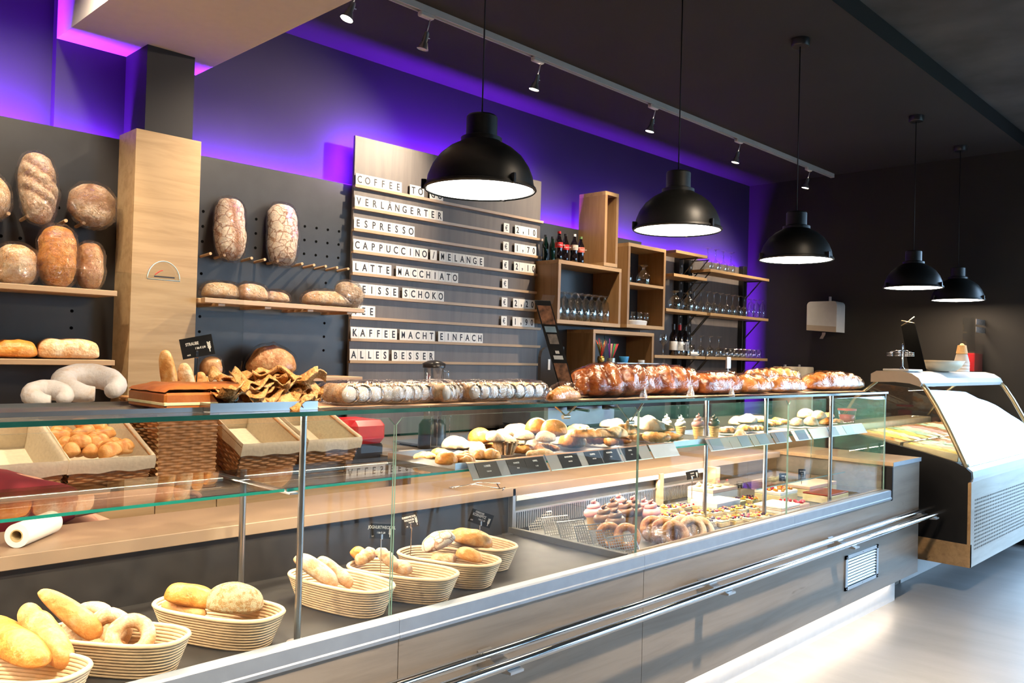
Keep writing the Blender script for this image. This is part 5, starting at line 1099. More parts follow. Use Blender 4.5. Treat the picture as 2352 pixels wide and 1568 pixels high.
def wicker(label, x0, x1, y0, y1, z0, z1, tall=False, lining=True, taper=.93, frontdrop=0):
    t = thing('wicker_basket', label, 'basket', ((x0+x1)/2, y0, z0), 'wicker baskets on the back worktop')
    cx, cy_ = (x0+x1)/2, (y0+y1)/2; hx, hy = (x1-x0)/2, (y1-y0)/2; rows_ = int((z1-z0)/.0125)
    def side(u, v, A, B):
        k = taper+(1-taper)*v; x = A[0]+(B[0]-A[0])*u; y = A[1]+(B[1]-A[1])*u
        nx, ny = (B[1]-A[1]), -(B[0]-A[0]); L = math.hypot(nx, ny); nx /= L; ny /= L; cols_ = max(6, round(L/.042))
        r = v*rows_; w = math.cos(PI*(u*cols_+math.floor(r+1e-6)))*.004; rd = math.sqrt(max(0, 1-(2*(r-math.floor(r+1e-6))-1)**2))*.004
        return (cx+(x-cx)*k+nx*(w+rd), cy_+(y-cy_)*k+ny*(w+rd), z0+(z1-z0)*v)
    C = [(x0, y0), (x1, y0), (x1, y1), (x0, y1)]; g = G()
    for A, B in ((C[0], C[1]), (C[1], C[2]), (C[3], C[0])):
        vals = []
        for r in range(rows_): vals += [r/rows_, (r+.25)/rows_, (r+.5)/rows_, (r+.75)/rows_]
        vals.append(1.0); L = math.hypot(B[0]-A[0], B[1]-A[1]); nu = max(6, round(L/.042))*4
        g.grid(lambda u, v: side(u, vals[min(len(vals)-1, round(v*(len(vals)-1)))]-1e-5 if v >= 1 else vals[round(v*(len(vals)-1))], A, B), nu, len(vals)-1)
    g.obj('woven_side', 'wicker', t, smooth=True, kind='stuff')
    G().box((cx-hx*taper+.004, cy_-hy*taper+.004, z0), (cx+hx*taper-.004, cy_+hy*taper-.004, z0+.01)).obj('bottom', 'wicker', t)
    G().tube([(x0, y0, z1), (x1, y0, z1), (x1, y1, z1), (x0, y1, z1)], .009, 8, closed=True).obj('rim', 'wicker', t, smooth=True)
    if lining:
        d = .012
        def fold(u, v):
            k = (u*4) % 4; i = int(k); f = k-i; A, B = C[i], C[(i+1) % 4]; x = A[0]+(B[0]-A[0])*f; y = A[1]+(B[1]-A[1])*f
            prof = [(.90, -.16), (.94, -.03), (.975, .012), (1.02, .018), (1.045, .004), (1.05, -.02), (1.045, -.045+.004*math.sin(u*60))]
            s_ = v*(len(prof)-1); j = min(len(prof)-2, int(s_)); q = s_-j; m = prof[j][0]+(prof[j+1][0]-prof[j][0])*q; h = prof[j][1]+(prof[j+1][1]-prof[j][1])*q
            return (cx+(x-cx)*m, cy_+(y-cy_)*m, max(z0+.02, z1+h+.003*noise.noise(Vector((u*25, v*4, x0)))))
        g = G().grid(fold, 96, 12, wrapu=True); g.obj('linen_lining', 'linen', t, smooth=60)
        G().box((cx-hx*.9, cy_-hy*.9, max(z0+.012, z1-.165)), (cx+hx*.9, cy_+hy*.9, max(z0+.02, z1-.158))).obj('lining_floor', 'linen', t)
    if lining: t.rotation_euler = (TILT, 0, 0); t.location.z += .004
    return t
def yx(px, y): return at_y(px, 1050, y).x
G().prism([(3.665, ZB), (4.20, ZB), (4.20, ZB+.2), (4.18, ZB+.2)], 0, -2.4, yx(345, 3.66)).obj('sloping_rack', 'oak', label='sloping oak rack tilting the two left baskets forward', cat='rack')
G().prism([(3.665, ZB), (4.20, ZB), (4.20, ZB+.2), (4.18, ZB+.2)], 0, yx(538, 3.66), yx(806, 3.66)).obj('sloping_rack', 'oak', label='sloping oak rack under the two right lined baskets', cat='rack')
WB = [('left-edge lined wicker basket with an empty cream lining', yx(140, 3.66)-.42, yx(140, 3.66), 3.66, 4.12, 1.0, 1.085), ('lined wicker basket filled with small rolls', yx(150, 3.66), yx(340, 3.66), 3.66, 4.12, .91, 1.10)]
q0 = at_y(145, 1100, 3.66).z
wicker(WB[0][0], WB[0][1], WB[0][2], 3.66, 4.14, ZB, 1.075); wicker(WB[1][0], yx(149, 3.66), yx(339, 3.66), 3.66, 4.18, ZB, 1.075)
wicker('tall unlined wicker basket standing in the middle of the row', yx(362, 3.66), yx(497, 3.66), 3.66, 4.1, ZB, 1.30, lining=False, taper=.98)
wicker('empty lined wicker basket right of the tall one', yx(540, 3.66), yx(676, 3.66), 3.66, 4.2, ZB, 1.10)
wicker('empty lined wicker basket at the right end of the row', yx(690, 3.66), yx(808, 3.66), 3.66, 4.2, ZB, 1.10)
SR = [(135, 1018), (152, 1035), (165, 1048), (150, 1052), (195, 1010), (185, 1030), (195, 1045), (215, 1022), (228, 1028), (240, 1012), (222, 1042), (245, 1038), (262, 1034), (275, 1042), (180, 990), (225, 1000), (205, 1050), (255, 1048), (140, 1010), (290, 1040)]
sl = ['at the back left corner', 'left of the middle', 'low at the front left', 'at the front left corner', 'in the upper middle', 'in the middle left', 'in the front middle', 'in the centre', 'right of the centre', 'leaning at the upper right', 'in front of the centre', 'at the centre right', 'right of the middle', 'at the right front', 'highest, standing upright at the back', 'slanting down from the top', 'at the very front middle', 'at the front right', 'near the left lining fold', 'at the far right lining']
for i, (px, py) in enumerate(SR):
    lift = -.035+.02*(i % 3); d0 = at_y(px, py, 1.0)-CC; yv = (CAMH-(1.075+lift)+3.66*.384)/(.384-d0.z/d0.y); c = at_y(px, py, yv); an = (i*2.4) % 3.1
    d = Vector((math.cos(an), .5*math.sin(an), .35*math.sin(i*1.9) if i not in (14, 15) else 1.2))
    roll('small golden roll in the lined basket, '+sl[i], c-d*.052, c+d*.052, .068, .06, 'crust_light', seed=80+i, group='small rolls in the lined wicker basket', slash=((0, 0, .2, .07),))
for i, (px, py, qx, qy, w, m_, lb) in enumerate(((375, 805, 392, 880, .072, 'crust_light', 'long golden baguette end standing up before the oak pillar'), (418, 835, 432, 885, .075, 'crust_pale', 'broad pale bread piece standing under the black card'), (458, 855, 450, 885, .06, 'crust_light', 'short golden bread end behind the card stake'), (474, 868, 478, 890, .05, 'crust_gold', 'small orange roll end right of the card stake'))):
    roll(lb, at_y(px, py, 3.85), at_y(qx, qy+60, 3.80), w, w*.9, m_, seed=110+i, name='baguette', group='long breads standing in the tall wicker basket', up=(0, -1, 0))
# ---------------------------------------------------------------- coffee bar things
ZW = .9855
c = at_y(842, 975, 3.75); t = thing('red_appliance', 'glossy red box-shaped appliance left of the coffee bar', 'appliance', (c.x, 3.8, ZB))
a, b2 = at_y(800, 990, 3.75).x, at_y(878, 990, 3.75).x
G().box((a, 3.7, ZW+.06), (b2, 4.0, ZW+.19), .03).obj('body', 'red_plastic', t); G().box((a+.01, 3.72, ZB), (b2-.01, 3.98, ZW+.06), .01).obj('base', 'black_plastic', t)
c = at_y(996, 870, 3.8); t = thing('blender_jug', 'clear blender jug with a black lid in front of the letter board', 'blender', (c.x, 3.8, ZW)); zt = at_y(996, 827, 3.8).z; rj = .062
G().lathe([(0, 0), (.085, 0), (.08, .14), (.06, .17), (0, .17)], 24, (c.x, 3.8, ZW)).obj('motor_base', 'black_plastic', t, smooth=40)
G().lathe([(.05, .17), (.055, .175), (rj, zt-ZW-.05), (rj+.004, zt-ZW-.04)], 28, (c.x, 3.8, ZW)).obj('jug', 'drinkware', t, smooth=True)
G().lathe([(rj+.006, -.045), (rj+.008, -.02), (rj*.6, -.004), (.02, 0), (0, -.006)], 28, (c.x, 3.8, zt)).obj('lid', 'black_plastic', t, smooth=True)
G().tube([(c.x+rj, 3.8, zt-.06), (c.x+rj+.04, 3.79, zt-.065), (c.x+rj+.045, 3.79, zt-.15), (c.x+rj, 3.8, zt-.18)], .007, 8).obj('handle', 'drinkware', t, smooth=True)
for i, (px, lb) in enumerate(((990, 'leftmost black clip stand with a thin wire on the coffee bar'), (1004, 'second black clip stand with a wire on the coffee bar'), (1020, 'third black clip stand, slightly behind'), (1032, 'rightmost black clip stand with a curled wire tip'))):
    c = at_y(px, 998, 3.5+.03*(i > 1)); t = thing('clip_stand', lb, 'card holder', (c.x, c.y, ZW), 'black clip stands')
    G().box((c.x-.016, c.y-.014, ZW), (c.x+.016, c.y+.014, ZW+.03), .005).obj('foot', 'black_plastic', t); tp = at_y(px+2, 955, c.y); G().tube([(c.x, c.y, ZW+.03), (c.x, c.y, tp.z-.01), (c.x+.008, c.y, tp.z), (c.x+.002, c.y, tp.z-.02)], .0016, 5).obj('wire', 'chrome', t, smooth=True)
for k, (px, lb) in enumerate(((950, 'bottom tray-like stack of white dishes on the coffee bar'),)):
    c = at_y(px, 1002, 3.52); t = thing('dish_stack', lb, 'dishes', (c.x, 3.52, ZW))
    for j in range(4): G().box((c.x-.055, 3.46, ZW+.009*j), (c.x+.055, 3.58, ZW+.009*j+.006), .002).obj('dish', 'white_plastic', t)
a, b2 = at_y(1040, 985, 3.55), at_y(1270, 985, 3.55); t = thing('work_tray', 'large flat steel-edged dark tray lying on the coffee bar', 'tray', ((a.x+b2.x)/2, 3.8, ZW))
G().box((a.x, 3.5, ZW+.01), (b2.x, 4.1, ZW+.022), .002).obj('tray_top', 'slate_grey', t); G().box((a.x+.03, 3.53, ZW), (b2.x-.03, 4.07, ZW+.01)).obj('underside', 'black_matt', t)
c = at_y(1190, 930, 4.0); t = thing('coffee_machine', 'steel coffee machine with black panels under the lowest oak box', 'coffee machine', (4.75, 4.1, ZW))
G().box((4.35, 3.9, ZW+.05), (5.15, 4.35, ZW+.22), .02).obj('lower_body', 'steel_brushed', t); G().box((4.33, 3.78, ZW+.0), (5.17, 4.35, ZW+.05), .01).obj('drip_tray', 'black_plastic', t); G().box((4.33, 3.82, ZW+.22), (5.17, 4.38, ZW+.30), .03).obj('head', 'black_plastic', t)
for x in (4.55, 4.95): G().lathe([(0, 0), (.03, 0), (.034, .04), (0, .04)], 16, (x, 3.84, ZW+.18)).cyl((x, 3.84, ZW+.20), (x, 3.68, ZW+.19), .01, 10).obj('portafilter', 'black_plastic', t, smooth=40)
# cup-warmer shelf with cups, blue lid and straws in front of the lowest oak box
ya = 4.10; zr = at_y(1470, 832, ya).z
a, b2 = at_y(1385, 836, ya).x, at_y(1508, 836, ya).x; t = thing('grinder', 'black coffee grinder deck with a thin steel top under the oak box', 'coffee grinder', ((a+b2)/2, 4.15, ZW))
G().box((a, 4.0, ZW), (b2, 4.2, zr-.03), .01).obj('body', 'black_plastic', t); G().box((a+.04, 3.99, zr-.012), (b2, 4.21, zr-.004), .001).obj('steel_top', 'steel', t); G().cyl(((a+b2)/2-.1, 4.1, zr-.03), ((a+b2)/2-.1, 4.1, zr-.012), .02, 12).obj('neck', 'black_plastic', t)
c = at_y(1473, 830, 4.1); G().lathe([(0, 0), (.026, 0), (.028, .02), (.026, .024), (0, .024)], 20, (c.x, 4.1, zr-.004)).obj('cup', 'white_plastic', smooth=40, label='small white cup on the thin steel top', cat='cup')
c = at_y(1433, 826, 4.1); G().lathe([(0, 0), (.03, 0), (.040, .045), (.038, .05), (0, .05)], 20, (c.x, 4.1, zr-.004), sx=1.1).obj('blue_tub', 'blue_plastic', smooth=40, label='bright blue tub left of the small white cup', cat='tub')
t = thing('straw_holder', 'steel holder with tall coloured straws left of the blue tub', 'straw holder', tuple(at_y(1403, 832, 4.1)))
cc = at_y(1403, 832, 4.1); G().lathe([(.0, 0), (.034, 0), (.036, .035)], 20, cc).obj('holder', 'steel', t, smooth=40)
for k, (dx, m_) in enumerate(((-.03, 'straw_purple'), (-.018, 'straw_purple'), (0, 'straw_yellow'), (.012, 'straw_pink'), (.03, 'straw_green'), (.042, 'straw_green'), (.056, 'straw_red'), (.07, 'straw_red'))): G().tube([cc+Vector((dx*.4, .002*k, .01)), cc+Vector((dx*1.3, .0, .15 if k != 1 else .19))], .0035, 6).obj('straw', m_, t, smooth=True)
cc = at_y(1380, 838, 4.1); t = thing('foil_bouquet', 'gold and green foil bundle in a shiny pot inside the lowest oak box', 'decoration', tuple(cc))
G().lathe([(0, 0), (.022, 0), (.030, .05), (.026, .07), (.012, .06)], 18, cc).obj('foil_pot', 'gold_foil', t, smooth=True)
for k in range(22):
    an = k*2.4; d = Vector((math.cos(an)*.05, math.sin(an)*.04, .12+.015*(k % 4))); b0 = cc+Vector((0, 0, .05)); G().tube([b0, b0+d*.5+Vector((.005, 0, .01)), b0+d], [.004, .008, .001], 5, flat=.4).obj('foil_leaf', ('gold_foil', 'leaf_green', 'label_red')[k % 3], t, smooth=True)
# ---------------------------------------------------------------- bottles and glasses
YSH = 4.33
def bottle(label, px, pyb, h, kind, y=YSH, z=None):
    q = at_y(px, pyb, y); z = q.z if z is None else z; c = (q.x, y, z); s = h/.235
    t = thing('bottle', label, 'bottle', c, {'soda': 'small soda bottles on the oak box', 'wine': 'dark bottles on the bottom shelf', 'water': 'dark green bottles'}[kind[:4].replace('wate', 'water')])
    if kind.startswith('soda'):
        G().lathe([(0, 0), (.024, 0), (.030, .012), (.030, .05), (.026, .075), (.031, .10), (.031, .135), (.026, .165), (.014, .195), (.012, .215), (0, .215)], 20, c).obj('body', 'bottle_dark', t, smooth=40)
        lm = {'sodar': 'label_red', 'sodab': 'label_red', 'sodaw': 'label_pale', 'sodag': 'label_red2'}[kind]; lb = G().lathe([(.0315, .102), (.0318, .104), (.0318, .142), (.0315, .144)], 20, c).obj('label', lm, t, smooth=True)
        text('Coca-Cola', .016, 'chalk_white', lb, (c[0]-.008, c[1]-.0322, c[2]+.123), rot=(PI/2, 0, -.5), shear=.25, sx=.9)
        G().lathe([(.014, .213), (.014, .232), (0, .232)], 14, c).obj('cap', {'sodar': 'label_red', 'sodab': 'black_plastic', 'sodaw': 'white_plastic', 'sodag': 'cap_green'}[kind], t, smooth=40)
        G().lathe([(.0265, .166), (.0145, .196), (.0125, .214)], 16, c).obj('neck', 'drinkware', t, smooth=True)
    elif kind == 'wine':
        G().lathe([(0, 0), (.036, 0), (.038, .01), (.038, .17), (.030, .20), (.015, .225), (.0145, .29), (0, .29)], 22, c).obj('body', 'bottle_dark', t, smooth=40)
        G().lathe([(.0385, .05), (.0388, .052), (.0388, .13), (.0385, .132)], 22, c).obj('label', 'card_white', t, smooth=True); G().lathe([(.0155, .24), (.016, .292), (0, .294)], 14, c).obj('capsule', 'label_red' if 'red' in label else 'black_plastic', t, smooth=40)
    else:
        G().lathe([(0, 0), (.024, 0), (.026, .01), (.022, .05), (.026, .09), (.026, .13), (.012, .17), (.011, .205), (0, .205)], 18, c).obj('body', 'bottle_green', t, smooth=40); G().lathe([(.0125, .19), (.0125, .207), (0, .207)], 12, c).obj('cap', 'black_plastic', t, smooth=40)
    if abs(h-.235) > .02:
        t.scale = (1, 1, 1)
    return t
for a in (('red-capped cola bottle with a red label, left of four', 1283, 594, .23, 'sodar'), ('black-capped cola bottle second in the row', 1298, 597, .23, 'sodab'), ('white-capped cola bottle with a pale label', 1318, 601, .23, 'sodaw'), ('green-capped cola bottle with a red label, right of four', 1333, 603, .23, 'sodag')): bottle(*a, y=4.30+(.05 if 'capped cola bottle second' in a[0] or 'green' in a[0] else 0), z=2.297)
bottle('plain dark bottle in shadow left of the cola row', 1252, 594, .21, 'water', y=4.40, z=2.297); bottle('second plain dark bottle, closest to the cola row', 1268, 596, .21, 'water', y=4.42, z=2.297)
bottle('wavy green glass bottle standing in the tall narrow box', 1373, 602, .21, 'water', y=4.40, z=2.331); bottle('second green glass bottle deeper in the tall narrow box', 1383, 602, .21, 'water', y=4.44, z=2.331)
zb = at_y(1543, 816, YS).z+.0005
bottle('dark wine bottle with a white label, left of three', 1546, 810, .29, 'wine', z=zb); bottle('wine bottle with a red capsule in the middle of three', 1560, 810, .29, 'wine', y=4.36, z=zb); bottle('slim dark bottle against the black upright, right of three', 1573, 810, .29, 'wine', y=4.40, z=zb)
PG = {}
def glass(kind, label, px, y, z, group, s=1.0):
    if kind not in PG:
        P = {'flute': [(.030, 0), (.031, .001), (.034, .06), (.026, .13), (.008, .15), (.006, .165), (.030, .172), (.031, .175)],
             'wine': [(.030, 0), (.0305, .001), (.006, .008), (.004, .02), (.004, .08), (.012, .095), (.034, .115), (.038, .14), (.036, .17), (.032, .19)],
             'winedown': [(.032, 0), (.036, .02), (.038, .05), (.034, .075), (.012, .095), (.004, .11), (.004, .17), (.006, .182), (.030, .19), (.031, .192)],
             'goblet': [(.042, 0), (.048, .03), (.046, .06), (.02, .09), (.010, .10), (.012, .115), (.035, .125), (.036, .128)],
             'tumbler': [(.026, .001), (.028, .004), (.031, .09), (.0305, .09)],
             'shot': [(.020, .001), (.022, .004), (.024, .07), (.0235, .07)]}[kind]
        g = G().lathe(P, 18); g.lathe([(0, P[0][1]+.002), (P[0][0]*.95, P[0][1]+.002)], 18) if kind in ('tumbler', 'shot') else None
        o = g.obj('drinking_glass', 'drinkware', smooth=True, origin=(0, 0, 0)); PG[kind] = o; c = o
    else: c = PG[kind].copy(); COL.objects.link(c)
    c.location = (at_y(px, 600, y).x if px is not None else 0, y, z); c.scale = (s, s, s); tag(c, label, 'glass', group); return c
def grow(kind, x0, x1, n, y, z, lab, group, s=1.0, rows=1, dy=.075):
    od = ['leftmost', 'second', 'third', 'fourth', 'fifth', 'sixth', 'seventh', 'eighth', 'ninth', 'tenth']
    for r in range(rows):
        for i in range(n):
            lb = '%s %s%s' % (('rightmost' if i == n-1 else od[i]) if i in (0, n-1) else od[i]+' from left', lab, '' if rows == 1 else (' in the front row', ' in the back row')[r]); o = glass(kind, lb, None, y+r*dy, z, group, s); o.location.x = x0+(x1-x0)*i/max(1, n-1)+r*.02
grow('flute', 4.88, 5.48, 8, 4.29, 1.836, 'upturned beer glass in the wide oak box', 'beer glasses in the wide oak box', 1.28, 2, .09)
zc = at_y(1546, 709, YS).z+.0005
glass('goblet', 'upturned goblet on the middle shelf of the two-level box, left', None, 4.3, 2.198, 'goblets', 1.15).location.x = 5.78
glass('goblet', 'large upturned goblet on the middle shelf of the two-level box, right', None, 4.3, 2.198, 'goblets', 1.35).location.x = 6.03
grow('goblet', 6.50, 6.72, 2, 4.28, zc, 'goblet upside down on the left middle shelf', 'goblets', 1.35)
grow('winedown', 6.86, 7.82, 9, 4.30, zc, 'upturned wine glass on the middle shelf', 'wine glasses on the middle shelf', 1.1)
grow('flute', 7.92, 8.16, 3, 4.28, zc, 'upturned beer glass at the right of the middle shelf', 'beer glasses on the middle shelf', 1.1)
zt_ = at_y(1632, 617, YS).z+.0005
grow('winedown', 7.12, 7.56, 4, 4.32, zt_, 'wine glass in the violet glow on the top long shelf', 'wine glasses on the top long shelf', 1.15)
grow('winedown', 6.86, 7.36, 4, 4.32, zb, 'upturned wine glass on the bottom shelf', 'wine glasses on the bottom shelf', 1.05)
grow('tumbler', 7.45, 8.12, 8, 4.29, zb, 'small tumbler on the bottom right shelf', 'tumblers on the bottom right shelf', 1, 2, .08)
grow('tumbler', 6.60, 6.76, 2, 4.26, zb, 'tumbler standing before the dark bottles', 'tumblers before the dark bottles', 1.2)
glass('wine', 'single wine glass at the left end of the bottom shelf', None, 4.30, zb, 'wine glasses on the bottom shelf').location.x = 6.36
grow('shot', 5.86, 6.06, 3, 4.28, 1.885, 'small glass on the white caddy', 'small glasses in the two-level box', 1)
t = thing('white_caddy', 'white round-ended caddy holding small glasses in the two-level box', 'caddy', (5.95, 4.30, 1.841))
G().lathe([(0, 0), (.06, 0), (.065, .035), (.06, .04), (0, .04)], 28, (5.95, 4.30, 1.841), sx=1.9).obj('body', 'white_plastic', t, smooth=40)
c = at_y(1590, 812, 4.24); G().cyl((c.x-.035, 4.24, zb+.02), (c.x+.02, 4.20, zb+.02), .02, 16).obj('cork_roll', 'white_plastic', smooth=50, label='small white roll lying at the front of the bottom shelf', cat='roll')
# steel canisters on the bar behind the golden braids
for i, (px, w, lb) in enumerate(((1803, 24, 'left one of two pale canisters behind the golden braids'), (1836, 28, 'right one of two pale canisters behind the golden braids'))):
    y = 3.9; q = at_y(px, 842, y); r = (at_y(px+w/2, 842, y).x-q.x); t = thing('canister', lb, 'canister', (q.x, y, ZW))
    h = q.z-ZW; G().lathe([(0, 0), (r, 0), (r, h-.01), (r*.96, h), (0, h)], 24, (q.x, y, ZW)).obj('body', 'canister_cream', t, smooth=40); G().lathe([(0, h), (.012, h), (.014, h+.02), (0, h+.025)], 12, (q.x, y, ZW)).obj('knob', 'steel', t, smooth=40); G().tube([(q.x-r, y, q.z-.05), (q.x-r-.02, y-.02, q.z-.02), (q.x, y-.03, q.z+.0)], .0025, 5).obj('wire_clasp', 'steel', t, smooth=True)
# ---------------------------------------------------------------- ice cream cabinet
IX0, IX1 = 6.20, 8.22
t = IC = thing('ice_cream_cabinet', 'curved-glass ice cream cabinet with white canopy and perforated oak front', 'ice cream cabinet', (7.2, 2.2, 0))
arc = [(2.045, 1.43), (2.00, 1.385), (1.935, 1.28), (1.85, 1.12), (1.785, .98), (1.750, .905), (1.735, .87)]
for x in (IX0, IX1-.03):
    G().prism([(2.80, .37), (1.722, .355), (1.722, .765), (1.712, .775), (1.700, .80), (1.702, .84), (1.735, .868), (1.80, .90), (2.0, .945), (2.35, 1.01), (2.62, 1.06), (2.80, 1.07)], 0, x, x+.03).obj('side_panel', 'black_matt', t)
    G().prism([(2.80, .20), (1.70, .20), (1.70, .355), (2.80, .37)], 0, x+.001, x+.029).obj('side_skirt', 'oak', t)
    G().tube([(x+.012, y, z) for y, z in arc], .013, 8, flat=1.3).obj('glass_frame', 'gold_alu', t, smooth=True)
    G().tube([(x+.034, y-.006, z+.004) for y, z in arc], .007, 8).obj('glass_trim', 'steel', t, smooth=True)
    G().tube([(x+.012, 2.34, 1.43), (x+.012, 2.50, 1.30), (x+.012, 2.62, 1.10)], .011, 8).obj('rear_strut', 'gold_alu', t, smooth=True)
g = G().grid(lambda u, v: (IX0+.03+(IX1-.06-IX0)*u, *(lambda s: (arc[int(s)][0]+(arc[min(6, int(s)+1)][0]-arc[int(s)][0])*(s-int(s)), arc[int(s)][1]+(arc[min(6, int(s)+1)][1]-arc[int(s)][1])*(s-int(s))))(v*6)), 4, 24); g.obj('curved_glass', 'glass_side', t, smooth=True)
G().box((IX0+.012, 1.80, .92), (IX0+.018, 2.0, 1.38)).obj('side_glass', 'glass_side', t) if 0 else G().prism([(2.0, 1.38), (1.935, 1.27), (1.85, 1.11), (1.78, .96), (1.80, .91), (2.35, 1.02), (2.60, 1.08), (2.50, 1.28), (2.34, 1.42)], 0, IX0+.010, IX0+.015).obj('side_glass', 'glass_side', t)
cap = [(2.37, 1.425), (2.37, 1.485), (2.33, 1.508), (2.16, 1.512), (2.09, 1.497), (2.04, 1.465), (2.02, 1.43), (2.03, 1.405), (2.10, 1.425), (2.20, 1.432)]
G().prism(cap, 0, IX0-.012, IX1+.012).obj('canopy', 'canopy_white', t, smooth=25)
G().prism([(a*1.0, b2) for a, b2 in cap], 0, IX0-.026, IX0-.0125).obj('canopy_end', 'canopy_beige', t)
G().box((IX0+.03, 2.59, 1.03), (IX1-.03, 2.80, 1.09), .006).obj('rear_sill', 'gold_alu', t)
G().box((IX0+.03, 1.80, .88), (IX1-.03, 2.62, .895)).obj('well_floor', 'cold_steel', t)
G().box((IX0+.001, 1.70, .20), (IX1-.001, 1.72, .775), .001).obj('front_board', 'oak_front', t)
G().box((IX0, 1.70, .20), (IX0+.004, 1.7205, .775)).obj('board_edge', 'oak', t)
G().prism([(1.70, .775), (1.695, .80), (1.70, .845), (1.735, .868), (1.745, .85), (1.745, .775)], 0, IX0+.03, IX1-.03).obj('front_sill', 'canopy_white', t)
g = G(); n = 0
for r in range(14):
    for c in range(62):
        x, z = IX0+.09+.0225*c, .315+.0255*r; k = len(g.v); g.add([(x+.0055*math.cos(a), 1.6994, z+.0075*math.sin(a)) for a in [PI/3*q for q in range(6)]], [list(range(6))])
g.obj('perforation', 'hole_black', t, kind='stuff')
G().box((IX0+.02, 2.15, 0), (IX1-.02, 2.75, .20), .003).obj('plinth', 'white_paint', t); G().box((IX0-.08, 2.16, 0), (IX0+.019, 2.75, .36), .002).obj('side_plinth', 'oak_grey', t)
area('gelato_light', (7.2, 2.15, 1.40), 1.85, 12, WARM2, (0, 0, -1), .03)
cm = ['ice_yellow', 'ice_cream', 'ice_mint', 'ice_brown', 'ice_cream', 'ice_orange', 'ice_pink', 'ice_yellow', 'ice_brown', 'ice_cream', 'ice_mint']
cn = {'ice_yellow': 'yellow', 'ice_cream': 'cream-coloured', 'ice_mint': 'mint green', 'ice_brown': 'brown', 'ice_orange': 'orange', 'ice_pink': 'pink'}
od = ['nearest the counter', 'second from the counter side', 'third along', 'fourth along', 'fifth along', 'sixth along', 'seventh along', 'eighth along', 'ninth along', 'tenth along', 'last before the far end']
for row in range(2):
    for i in range(11):
        x0 = IX0+.045+.176*i; y0 = 1.80+.385*row; z0 = .895+.0+row*.05; m_ = cm[(i*(1+row)+row*5) % 11]
        t = thing('ice_cream_tub', 'steel tub of %s ice cream, %s, %s row' % (cn[m_], od[i], ('front', 'rear')[row]), 'ice cream tub', (x0+.08, y0+.18, z0), 'ice cream tubs')
        k = Matrix.Translation((x0, y0, z0)) @ Matrix.Rotation(.13, 4, 'X')
        for a, b2 in (((0, 0, 0), (.165, .37, .003)), ((0, 0, 0), (.003, .37, .055)), ((.162, 0, 0), (.165, .37, .055)), ((0, 0, 0), (.165, .003, .055)), ((0, .367, 0), (.165, .37, .055))): G().box(a, b2).xf(k).obj('tub_wall', 'gold_alu', t)
        g = G().grid(lambda u, v: (.004+.157*u, .004+.362*v, .040+.022*math.sin(PI*u)**.5*math.sin(PI*v)**.5+.012*noise.noise(Vector((u*5+i, v*9, row)))+.006*math.sin(u*14+v*6)), 12, 20).xf(k); g.obj('ice_cream', m_, t, smooth=True)
# on the canopy
zc = 1.513
q = at_y(2072, 848, 2.2); t = thing('cone_stand', 'white tray with a wire cone stand at the near end of the canopy', 'cone stand', (q.x, 2.2, zc-.004))
G().box((q.x-.13, 2.11, zc-.003), (q.x+.16, 2.29, zc+.012), .004).obj('tray', 'card_white', t); tp = at_y(2070, 792, 2.2).z; tm = at_y(2070, 806, 2.2).z
G().lathe([(0, 0), (.02, 0), (.012, .012), (.0055, .02), (.0055, tm-zc-.012)], 12, (q.x, 2.2, zc+.012)).obj('post', 'chrome', t, smooth=40)
G().tube([(q.x, 2.2, tm), (q.x+.01, 2.2, tm+.02), (q.x+.006, 2.2, tp+.01), (q.x-.004, 2.2, tp+.01), (q.x-.004, 2.2, tm+.02), (q.x, 2.2, tm)], .0025, 5).obj('loop', 'chrome', t, smooth=True)
for an in (0, 2.1, 4.2, 3.1):
    d = Vector((math.cos(an), math.sin(an), 0)); c0 = Vector((q.x, 2.2, tm)); e = c0+d*.085
    G().tube([c0, c0+d*.04+Vector((0, 0, .004)), e+Vector((0, 0, -.008))], .003, 5).obj('arm', 'chrome', t, smooth=True)
    for s_ in range(3): G().tube([(e.x+.02*math.cos(a), e.y+.02*math.sin(a), e.z-.012-.011*s_) for a in [PI*k/6 for k in range(12)]], .002, 5, closed=True).obj('cone_ring', 'chrome', t, smooth=True)
a, b2 = at_y(2121, 850, 2.15), at_y(2085, 748, 2.27); 
t = thing('menu_card', 'plain black menu card leaning on the ice cream cabinet canopy', 'menu card', tuple(a)); dx = .17
g = G(); ax = (b2-a); vs = [at_x(2088, 852, 6.62), at_x(2127, 852, 6.62), at_x(2100, 742, 6.78), at_x(2070, 748, 6.78)]; off = Vector((.012, 0, .003))
vs = [Vector((v.x, v.y, zc+.001 if i < 2 else v.z)) for i, v in enumerate(vs)]; g.add(vs+[v+off for v in vs], [(0, 1, 2, 3), (7, 6, 5, 4), (0, 1, 5, 4), (1, 2, 6, 5), (2, 3, 7, 6), (3, 0, 4, 7)]); g.obj('board', 'hole_black', t)
G().tube([vs[3], vs[3]*.5+vs[2]*.5+Vector((0, 0, .02)), vs[2]+Vector((0, 0, .05))], .004, 5).tube([vs[3]+Vector((0, 0, .04)), vs[2]], .004, 5).obj('clip', 'gold_alu', t, smooth=True)
q = at_y(2171, 850, 2.13); q2 = at_y(2212, 826, 2.13); r = (q2.x-q.x)*.60
c0 = (q.x, 2.15, zc); g = G().lathe([(0, .003), (r*.55, .003), (r*.8, .03), (r, .085), (r*.98, .085), (r*.76, .034), (r*.5, .012), (0, .012)], 36, c0, sy=.55); g.obj('wooden_bowl', 'bowl_wood', smooth=True, label='wide shallow pale bowl on the canopy beside the black card', cat='bowl')
q = at_y(2222, 850, 2.2); c0 = (q.x-.02, 2.24, zc); t = thing('paper_cups', 'stack of upturned paper ice cream cups beside the bowl', 'paper cups', c0, None)
